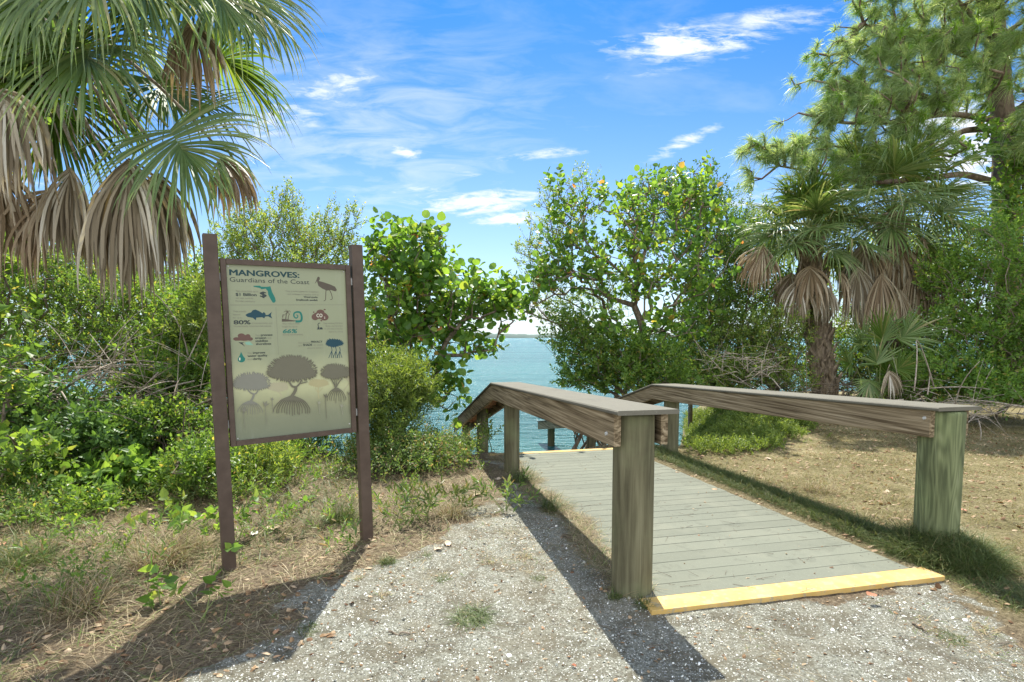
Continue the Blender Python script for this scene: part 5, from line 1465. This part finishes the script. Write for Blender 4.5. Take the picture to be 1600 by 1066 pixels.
for a in [('broad-leaved vine shoot beside the left edge of the thicket floor', 95, 790, .28, 8, SPR_HEART, 'vine', 401), ('broad-leaved weed in the grass below the bleached branch', 165, 800, .22, 7, SPR_HEART, 'vine', 402),
          ('three-leaved vine sprout alone in the dry grass left of the sign shadow', 238, 950, .17, 2, SPR_HEART, 'vine', 403), ('small vine sprout in the sign post\'s shadow', 312, 968, .15, 3, SPR_HEART, 'vine', 404),
          ('broad-leaved weed touching the sign\'s left post on its right side', 385, 850, .22, 4, SPR_HEART, 'vine', 405), ('leafy weed cluster just left of the sign\'s left post', 330, 835, .2, 7, SPR_HEART, 'vine', 406),
          ('pale vine shoot between the bleached branch and the sign', 262, 812, .16, 5, SPR_HEART, 'lime', 407), ('leafy weed behind the sign\'s left post with yellowed leaves', 400, 775, .35, 9, SPR_OVAL_L, 'lime', 408)]:
    stem_plant(*a[:7], a[7])
for a in [('strappy green weeds under the sign panel, left half', 395, 745, .40, 26, SPR_LANCE, 'hedge', 411), ('strappy green weeds under the sign panel, right half', 450, 735, .38, 24, SPR_LANCE, 'hedge', 412), ('upright green weed right of the sign with lance-shaped leaves', 660, 815, .2, 7, SPR_LANCE, 'grass', 413),
          ('upright weed on the sand edge between the sign and the left rail', 787, 800, .2, 6, SPR_LANCE, 'scrub', 414), ('small weed beside the sign\'s right post', 625, 830, .16, 6, SPR_LANCE, 'scrub', 415), ('weedy green clump left of the sign below the thicket', 215, 735, .4, 22, SPR_LANCE, 'hedge', 416),
          ('weedy green clump at the thicket edge near the broad-leaved weeds', 300, 730, .4, 20, SPR_LANCE, 'lime', 417), ('leafy clump at the left picture edge below the vine', 40, 770, .35, 18, SPR_OVAL_L, 'hedge', 418), ('small lance-leaved weed right of the sign post in the thatch', 700, 790, .18, 6, SPR_LANCE, 'grass', 419)]:
    stem_plant(*a[:7], a[7], scale=(.7, 1.1), spread=.16)
# loose weeds growing through the thatch
rg = np.random.default_rng(480)
wx, wy = rg.uniform(-6.0, .6, 9000), rg.uniform(2.0, 8.2, 9000)
ed = sstep(wy, 3.6, 5.6) * .34 + .10 * sstep(-wx, 1.5, 3.5)
kk = (fbm(wx * 1.6, wy * 1.6, 61) + ed + rg.uniform(-.12, .12, 9000) > .72) & (sandness(wx, wy) < .5) & ~on_deck(wx, wy, .15) & (np.abs(wx / wy) < 1.15) & ((wx < -.75) | (wy < 5.2)) & ((wx < -2.5) | (wy > 7) | (rg.uniform(0, 1, 9000) < .3))
wx, wy = wx[kk], wy[kk]; hh = rg.uniform(.01, .16, len(wx)) * (.5 + fbm(wx * 2, wy * 2, 66))
pos = np.stack([wx, wy, H(wx, wy) + hh], 1)
for nm_, spr_, mt_, lb_, sel in [('weeds', SPR_LANCE, 'scrub', 'low grey-green weeds scattered through the thatch', 0), ('leafy_weeds', SPR_OVAL, 'hedge', 'low bright green leafy weeds at the foot of the left thicket', 1), ('vine_runners', SPR_HEART, 'vine', 'vine leaves creeping along the ground at the thicket edge', 2)]:
    k = (rg.integers(0, 10, len(pos)) * .1)
    k = {0: k < .45, 1: (k >= .45) & (k < .85), 2: (k >= .85) & (wy > 3.9)}[sel]
    mb = MB(); place(mb, spr_, pos[k], unit(np.array([0, 0, 1.]) + rg.normal(0, .45, pos[k].shape)), rg.uniform(.35, .8, k.sum()) * (.6 if sel == 2 else 1), rg)
    tag(mb.obj(nm_, M[mt_]), lb_, 'weeds', None, 'stuff')
# bright ground cover beyond the right rail
rg = np.random.default_rng(500)
def scatter_poly(poly, n, rg):
    poly = np.array(poly); lo, hi = poly.min(0), poly.max(0); out = np.zeros((0, 2))
    while len(out) < n:
        p = rg.uniform(lo, hi, (n * 2, 2)); p = p[poly_sd(p[:, 0], p[:, 1], poly) > 0]; out = np.concatenate([out, p])
    return out[:n]
gcp = [ground_at(*p)[:2] for p in [(1068, 712), (1100, 722), (1180, 712), (1260, 700), (1305, 690), (1270, 665), (1190, 652), (1100, 645), (1065, 650)]]
p = scatter_poly(gcp, 14000, rg); dn = fbm(p[:, 0] * 3.4, p[:, 1] * 3.4, 40); edge = poly_sd(p[:, 0], p[:, 1], np.array(gcp))
p = p[(dn + rg.uniform(-.1, .1, len(p)) > .49) & (edge > .25 * rg.uniform(0, 1, len(p)))]
hh = (.02 + .22 * fbm(p[:, 0] * 3.4, p[:, 1] * 3.4, 40) ** 2) * rg.uniform(.1, 1, len(p))
pos = np.stack([p[:, 0], p[:, 1], H(p[:, 0], p[:, 1]) + hh], 1)
mb = MB(); place(mb, SPR_OVAL, pos, unit(np.array([0, 0, 1.]) + rg.normal(0, .6, pos.shape)), rg.uniform(.35, .75, len(pos)), rg)
k = rg.uniform(0, 1, len(pos)) < .4
gc = mb.obj('ground_cover', M['lime'])
tag(gc, 'bright green creeping ground cover in a mound behind the right rail', 'ground cover', None, 'stuff')

# ------------------------------------------------------------------ grass, thatch, litter, shells
def blades(mb, xy, z, length, width, lean, rg, segs=3, curl=.8, up=1.0):
    n = len(xy); az = rg.uniform(0, 2 * pi, n)
    hd = np.stack([np.cos(az), np.sin(az), np.zeros(n)], 1)
    d = unit(hd * lean[:, None] + np.array([0, 0, up])); sd = np.stack([-np.sin(az), np.cos(az), np.zeros(n)], 1)
    tw = rg.uniform(-.9, .9, n)[:, None]; sd = unit(sd + hd * tw)
    p = np.stack([xy[:, 0], xy[:, 1], z], 1); rows = []
    for s in range(segs + 1):
        f = s / segs; hw = (width * (1 - f) ** .6 * .5 + .0002)[:, None]
        rows.append(p - sd * hw); rows.append(p + sd * hw)
        d = unit(d + hd * (curl * rg.uniform(.2, 1, n) / segs)[:, None] + np.array([0, 0, -1.]) * (curl * .9 / segs) + rg.normal(0, .08, (n, 3)))
        p = p + d * (length / segs)[:, None]
        p[:, 2] = np.maximum(p[:, 2], z - .01 + .012)
    v = np.stack(rows, 1); m_ = 2 * (segs + 1)
    k = np.arange(segs) * 2; q_ = np.stack([k, k + 1, k + 3, k + 2], 1)
    f = (q_[None] + (np.arange(n) * m_)[:, None, None]).reshape(-1, 4)
    mb.add(v.reshape(-1, 3), f)
rg = np.random.default_rng(600)
def field(n, x0, x1, y0, y1, pw=1.7):
    """random ground points, thinning with distance from the camera"""
    y = y0 + (y1 - y0) * rg.uniform(0, 1, n) ** pw
    x = rg.uniform(x0, x1, n)
    return x, y
# dry thatch on the left
x, y = field(95000, -6.2, 1.0, 1.6, 8.6, 1.25)
s = sandness(x, y); keep = (s < rg.uniform(0, 1, len(x)) * .9) & ~on_deck(x, y, .0) & (x < 1.0 - .2 * y + .0 * x) & (fbm(x * 3, y * 3, 21) > rg.uniform(.1, .5, len(x)))
x, y = x[keep], y[keep]
mb = MB(); n = len(x)
blades(mb, np.stack([x, y], 1), H(x, y), rg.uniform(.05, .20, n), rg.uniform(.0018, .0042, n), rg.uniform(.6, 4.5, n), rg, 3, .8)
tag(mb.obj('dry_grass', M['straw']), 'tan thatch of dry grass around the sign', 'grass', None, 'stuff')
x, y = field(60000, -2.4, 4.8, 1.5, 5.5, 1.3)
keep = (fbm(x * 1.7, y * 1.7, 81) + .25 * (fbm(x * 8, y * 8, 82) - .5) > rg.uniform(.60, .74, len(x))) & ~on_deck(x, y, .02) & (sandness(x, y) > .3)
x, y = x[keep], y[keep]; mb = MB(); n = len(x)
blades(mb, np.stack([x, y], 1), H(x, y), rg.uniform(.015, .08, n), rg.uniform(.0012, .003, n), rg.uniform(2.5, 8, n), rg, 3, .5)
tag(mb.obj('straw_bits', M['straw']), 'bits of dry straw drifted together on the sand path', 'litter', None, 'stuff')
# green grass mixed in at far left and under the thicket
x, y = field(26000, -6.2, .2, 1.8, 7.6, 1.3)
g_ = fbm(x * 1.1, y * 1.1, 25) + .12 * sstep(-x, 1.6, 3.0)
keep = (g_ > rg.uniform(.45, .72, len(x))) & (sandness(x, y) < .3) & ~on_deck(x, y, .02)
x, y = x[keep], y[keep]; n = len(x); mb = MB()
blades(mb, np.stack([x, y], 1), H(x, y), rg.uniform(.06, .22, n), rg.uniform(.003, .0065, n), rg.uniform(.2, 1.4, n), rg, 3, .7)
tag(mb.obj('green_grass', M['grass']), 'green grass growing through the thatch at far left', 'grass', None, 'stuff')
# lawn on the right, dense fine turf
x, y = field(400000, 1.2, 11.0, 2.2, 12.5, 1.5)
t_ = (x - O[0]) * A2[0] + (y - O[1]) * A2[1]; s_ = (x - O[0]) * B2[0] + (y - O[1]) * B2[1]
keep = (s_ > DECK_W + .06 + .05 * rg.uniform(0, 1, len(x))) & (sandness(x, y) < .35) & (y < .9 * x * 1.9 + 4)
inview = np.abs(x / y) < 1.15
keep &= (fbm(x * 3.2, y * 3.2, 70) > rg.uniform(.28, .56, len(x))) & inview & (poly_sd(x, y, np.array(gcp)) < .1)
x, y, s_ = x[keep], y[keep], s_[keep]; n = len(x)
edge = np.exp(-((s_ - DECK_W - .28) / .22) ** 2); dn = fbm(x * 2.2, y * 2.2, 30)
mb = MB(); kb = edge < .45
blades(mb, np.stack([x, y], 1)[kb], H(x, y)[kb], (.025 + .085 * sstep(dn, .3, .7) * rg.uniform(.4, 1.2, n))[kb], rg.uniform(.0025, .005, n)[kb], rg.uniform(.3, 2.4, n)[kb], rg, 2, .7)
tag(mb.obj('lawn', M['lawn']), 'brown and olive mown lawn right of the boardwalk', 'grass', None, 'stuff')
mb = MB(); kb = ~kb
blades(mb, np.stack([x, y], 1)[kb], H(x, y)[kb], (.03 + .12 * edge * rg.uniform(.3, 1.1, n))[kb], rg.uniform(.002, .0036, n)[kb], rg.uniform(.3, 1.6, n)[kb], rg, 3, .9)
# extra turf ridge along the deck edge
t2 = rg.uniform(.15, 5.2, 30000); s2 = DECK_W + .10 + np.abs(rg.normal(.16, .12, 30000)); q_ = O + A2 * t2[:, None] + B2 * s2[:, None]
n = len(t2); blades(mb, q_, H(q_[:, 0], q_[:, 1]), rg.uniform(.04, .15, n), rg.uniform(.002, .0036, n), rg.uniform(.2, 1.6, n), rg, 3, .9)
tag(mb.obj('turf_edge', M['grass']), 'dark green overgrown turf strip along the right edge of the boardwalk', 'grass', None, 'stuff')
# grass tufts one can tell apart
def tuft_grass(label, xy, n, rad, L, mat, seed, lean=(.1, 1.2), wd=(.002, .004), curl=.8, dome=0.0):
    rg = np.random.default_rng(seed); g = Hs(*xy)
    root = thing('grass_tuft', label, 'grass tuft', (xy[0], xy[1], g), 'grass tufts'); mb = MB()
    a = rg.uniform(0, 2 * pi, n); r_ = rad * np.sqrt(rg.uniform(0, 1, n)); q_ = np.array(xy)[None] + np.stack([np.cos(a) * r_, np.sin(a) * r_], 1)
    blades(mb, q_, H(q_[:, 0], q_[:, 1]) + dome * (1 - (r_ / rad) ** 2) * rg.uniform(0, 1, n), rg.uniform(*L, n), rg.uniform(*wd, n), rg.uniform(*lean, n), rg, 4, curl)
    mb.obj('blades', M[mat], root)
pt = rl(RR0, 3.73)
tuft_grass('big bushy grass tuft round the foot of the green right post', pt + np.array([-.02, -.10]), 11000, .34, (.06, .20), 'grass', 701, (.2, 1.8), (.0018, .0034), .9, .17)
for k, (lab, px, py, n, rad, L, mt) in enumerate([('large green grass tuft just left of the sign\'s right post', 530, 815, 420, .10, (.14, .38), 'grass'), ('pale yellow-green grass tuft on the sand edge right of the sign', 705, 808, 420, .10, (.10, .30), 'straw'), ('grass tuft at the foot of the second left rail post', 815, 752, 420, .12, (.10, .30), 'grass'),
        ('ragged grass tuft lying over the boardwalk edge', 868, 795, 380, .13, (.10, .26), 'grass'), ('flattened brown-green grass clump on the open sand', 737, 965, 330, .09, (.05, .16), 'grass'), ('small grass sprig left of the foot of the near left post', 960, 934, 90, .04, (.03, .09), 'grass'),
        ('small grass sprig in the near left post\'s shadow', 1005, 945, 90, .05, (.03, .09), 'grass'), ('tall dry grass tuft at left among the thatch', 250, 880, 700, .16, (.15, .38), 'straw'), ('dry grass tuft near the lower left corner', 120, 950, 500, .14, (.15, .36), 'straw'),
        ('green grass tuft at the left picture edge', 30, 880, 500, .18, (.12, .34), 'grass'), ('dry brown tuft in the lawn right of the boardwalk', 1285, 770, 500, .16, (.08, .20), 'straw'), ('small green tuft on the sand edge below the sign', 605, 880, 140, .05, (.04, .10), 'grass'), ('thin grass sprigs growing at the deck edge by the near left post', 930, 845, 220, .10, (.08, .22), 'straw'),
        ('spiky green blades sprouting in the left thicket', 195, 690, 120, .06, (.3, .6), 'lime'), ('dry grass tuft beside the sign\'s left post', 300, 860, 400, .12, (.10, .30), 'straw')]):
    q_ = ground_at(px, py)
    tuft_grass(lab, q_[:2], n, rad, L, mt, 710 + k, (.1, 1.6) if 'flattened' not in lab else (1, 4), (.002, .0045) if 'spiky' not in lab else (.012, .02))
for k in range(10):
    px, py = [(560, 905), (668, 868), (600, 930), (842, 905), (760, 880), (690, 905), (820, 870), (480, 985), (1540, 985), (1490, 1000)][k]
    q_ = ground_at(px, py)
    tuft_grass(['tiny grass sprig on the sand nearest the sign shadow', 'tiny grass sprig below the tan leaves on the sand', 'tiny sprig alone on the open sand below the sign', 'tiny dry sprig just left of the rail shadow', 'tiny dry sprig on the sand above the flattened clump', 'tiny sprig on the sand left of the flattened clump', 'tiny dry sprig beside the rail shadow near the weed', 'tiny sprig inside the sign shadow on the shells', 'tiny sprig at the lawn edge right of the yellow board', 'tiny sprig on the sand below the right end of the yellow board'][k], q_[:2], 40 + 6 * k, .03 + .004 * k, (.02, .07), 'grass' if k % 2 else 'straw', 760 + k, (.4, 3))
# deck-edge debris strip
rg = np.random.default_rng(640)
t2 = rg.uniform(.2, 4.6, 14000); s2 = -.02 + rg.normal(-.01, .06, 14000) + .30 * (fbm(t2 * 3, t2 * 0, 3) - .35) * sstep(t2, .9, 1.6); kk = s2 > -.45
q_ = O + A2 * t2[:, None] + B2 * s2[:, None]; zz = np.where(s2 > 0, deck_z(t2) + .002, H(q_[:, 0], q_[:, 1])); n = len(t2)
mb = MB(); blades(mb, q_, zz, rg.uniform(.03, .13, n), rg.uniform(.0015, .0035, n), rg.uniform(.8, 6, n), rg, 3, .5)
tag(mb.obj('thatch_strip', M['straw']), 'pine needles and dry thatch gathered along the left edge of the boardwalk', 'litter', None, 'stuff')

def flakes(mb, pos, size, rg, asp=(.5, 1), tilt=.35, k=6, th=0):
    n = len(pos); a = (np.arange(k) / k * 2 * pi)[None] + rg.uniform(0, 1, (n, 1)) * 6
    r_ = size[:, None] * rg.uniform(.6, 1.1, (n, k)); nrm = unit(np.array([0, 0, 1.]) + rg.normal(0, tilt, (n, 3)))
    x_, y_ = frames(nrm); x_ = x_ * rg.uniform(*asp, n)[:, None]
    v = pos[:, None] + x_[:, None] * (np.cos(a) * r_)[..., None] + y_[:, None] * (np.sin(a) * r_)[..., None]
    c = pos + nrm * (size * .28)[:, None]
    v = np.concatenate([v, c[:, None]], 1); i = np.arange(k)
    f = np.stack([i, (i + 1) % k, np.full(k, k)], 1)
    mb.add(v.reshape(-1, 3), (f[None] + (np.arange(n) * (k + 1))[:, None, None]).reshape(-1, 3))
def shell_mat(name, stops):
    m, t, out = new_mat(name)
    geo = t.node('ShaderNodeNewGeometry')
    princ(t, out, t.ramp(geo.outputs['Random Per Island'], stops), .55, .35)
    return m
M['shell'] = shell_mat('shell_bits', [(0, (.07, .065, .05)), (.2, (.22, .213, .165)), (.45, (.43, .43, .365)), (.7, (.67, .68, .61)), (1, (.84, .82, .76))])
x, y = field(90000, -3.2, 4.8, 1.45, 5.5, 1.6)
keep = (sandness(x, y) > rg.uniform(.15, 1, len(x))) & ~on_deck(x, y, .02) & (np.abs(x / y) < 1.1) & (fbm(x * 2.2, y * 2.2, 33) > rg.uniform(.2, .62, len(x)))
x, y = x[keep], y[keep]; n = len(x)
mb = MB(); flakes(mb, np.stack([x, y, H(x, y) + .001], 1), .0020 + .0065 * rg.uniform(0, 1, n) ** 3 + .007 * (rg.uniform(0, 1, n) < .03), rg, (.4, 1), .5)
tag(mb.obj('shell_fragments', M['shell']), 'crushed shell and gravel strewn over the sand path', 'shell gravel', None, 'stuff')
x, y = field(1500, -3.0, 4.6, 1.45, 5.0, 1.5)
keep = (sandness(x, y) > .5) & ~on_deck(x, y, .03); x, y = x[keep], y[keep]; n = len(x)
mb = MB(); flakes(mb, np.stack([x, y, H(x, y) + .003], 1), .005 + .010 * rg.uniform(0, 1, n) ** 3, rg, (.45, 1), .5, 8)
tag(mb.obj('shells', M['shell']), 'larger pale shells and stones lying on the sand path', 'shells', None, 'stuff')
# small dark litter on sand and lawn and deck
x, y = field(15000, -6, 8.5, 1.45, 10.0, 1.3); q_ = on_deck(x, y, 0)
keep = (~q_ | (rg.uniform(0, 1, len(x)) < .12)) & (np.abs(x / y) < 1.2); x, y, q_ = x[keep], y[keep], q_[keep]; n = len(x)
tt_ = (x - O[0]) * A2[0] + (y - O[1]) * A2[1]
zz = np.where(q_, deck_z(np.clip(tt_, 0, 4.6)) + .003, H(x, y) + .004); kk = ~(q_ & (tt_ > 4.55)); n = kk.sum()
mb = MB(); flakes(mb, np.stack([x, y, zz], 1)[kk], rg.uniform(.003, .016, n) * (1 + 1.3 * ((x[kk] + .22 * y[kk]) > 3.2) + 1.0 * (x[kk] < -.9)), rg, (.25, .9), .35)
tag(mb.obj('leaf_litter', M['litter']), 'scattered bits of brown leaf litter', 'leaf litter', None, 'stuff')
# pine needles and twigs lying about
x, y = field(2600, -3.0, 5.5, 1.45, 7.5, 1.4); q_ = on_deck(x, y, 0); tt_ = (x - O[0]) * A2[0] + (y - O[1]) * A2[1]
keep = (~q_ | ((rg.uniform(0, 1, len(x)) < .3) & (tt_ < 4.4))); x, y, q_, tt_ = x[keep], y[keep], q_[keep], tt_[keep]; n = len(x)
zz = np.where(q_, deck_z(tt_) + .003, H(x, y) + .006); mb = MB(); az = rg.uniform(0, 2 * pi, n); l_ = rg.uniform(.02, .14, n)
a_ = np.stack([x, y, zz], 1); b_ = a_ + np.stack([np.cos(az) * l_, np.sin(az) * l_, rg.uniform(0, .012, n)], 1)
prisms(mb, a_, b_, rg.uniform(.0006, .0018, n), rg.uniform(.0005, .001, n), 4)
tag(mb.obj('fallen_needles', M['twig']), 'thin dark twigs and needles fallen on sand and boards', 'litter', None, 'stuff')
# larger single leaves
def fallen_leaf(label, px, py, size, col, seed, z=None, asp=.7):
    rg = np.random.default_rng(seed); p_ = ground_at(px, py) if z is None else G(px, py, z)
    m = M['lf_' + col] if ('lf_' + col) in M else M.setdefault('lf_' + col, paint_mat('dry_leaf_' + col, *{'tan': ((.45, .33, .22), (.60, .47, .34)), 'rust': ((.33, .13, .07), (.48, .22, .12)), 'pink': ((.55, .27, .18), (.62, .36, .22)), 'white': ((.68, .64, .56), (.8, .77, .7)), 'yellow': ((.55, .42, .12), (.66, .52, .2))}[col], .7))
    size *= .62; mb = MB(); k = 16; az = rg.uniform(0, 6.28); th = np.arange(k) / k * 2 * pi
    x_ = size * np.cos(th) * (1 + .08 * np.cos(3 * th)); y_ = size * asp * np.sin(th) * (1 - .25 * np.cos(th))
    z_ = .25 * y_ ** 2 / size + .18 * x_ ** 2 / size + rg.normal(0, size * .16, k) + .010
    X_ = x_ * cos(az) - y_ * sin(az); Y_ = x_ * sin(az) + y_ * cos(az)
    v = np.concatenate([np.stack([X_, Y_, z_], 1), np.stack([X_ * .5, Y_ * .5, z_ * .45 + .003], 1), [[0, 0, .005]]]) + p_
    i = np.arange(k); j = (i + 1) % k
    mb.add(v, np.stack([i, j, j + k, i + k], 1), np.stack([i + k, j + k, np.full(k, 2 * k)], 1))
    tag(mb.obj('fallen_leaf', m, None, True), label, 'leaf', 'large dead leaves on the ground')
for a in [('large curled pale leaf in the thatch between the sign posts', 425, 828, .09, 'tan', 1), ('cream dead leaf beside the pale curled leaf between the sign posts', 398, 836, .06, 'white', 2), ('tan dead leaf standing in the grass left of the sign', 310, 808, .07, 'tan', 3),
          ('pinkish leaf at the left picture edge', 4, 852, .055, 'pink', 4), ('tan dead leaf on the sand right of the sign', 700, 852, .06, 'tan', 5), ('second tan dead leaf just left of the one on the sand', 685, 860, .045, 'tan', 6),
          ('pale dead leaf near the second left rail post', 778, 750, .07, 'tan', 7), ('pale dead leaf on the sand nearer the sign than the rail post', 745, 775, .08, 'tan', 8), ('small red leaf on the open sand at the bottom', 897, 1043, .02, 'rust', 9),
          ('tan dead leaf lying on the lawn beyond the right rail', 1385, 770, .07, 'tan', 11), ('white scrap of shell on the lawn at the right edge', 1570, 892, .03, 'white', 12), ('pale leaf on the lawn near the ground cover', 1200, 718, .06, 'tan', 13), ('pink leaf on the lawn behind the green post', 1507, 800, .04, 'pink', 14), ('small rust leaf on the lawn near the leaf litter', 1392, 750, .04, 'rust', 15)]:
    fallen_leaf(*a)
fallen_leaf('rust-coloured leaf lying on the near yellow board', 1362, 932, .045, 'rust', 10, .042)
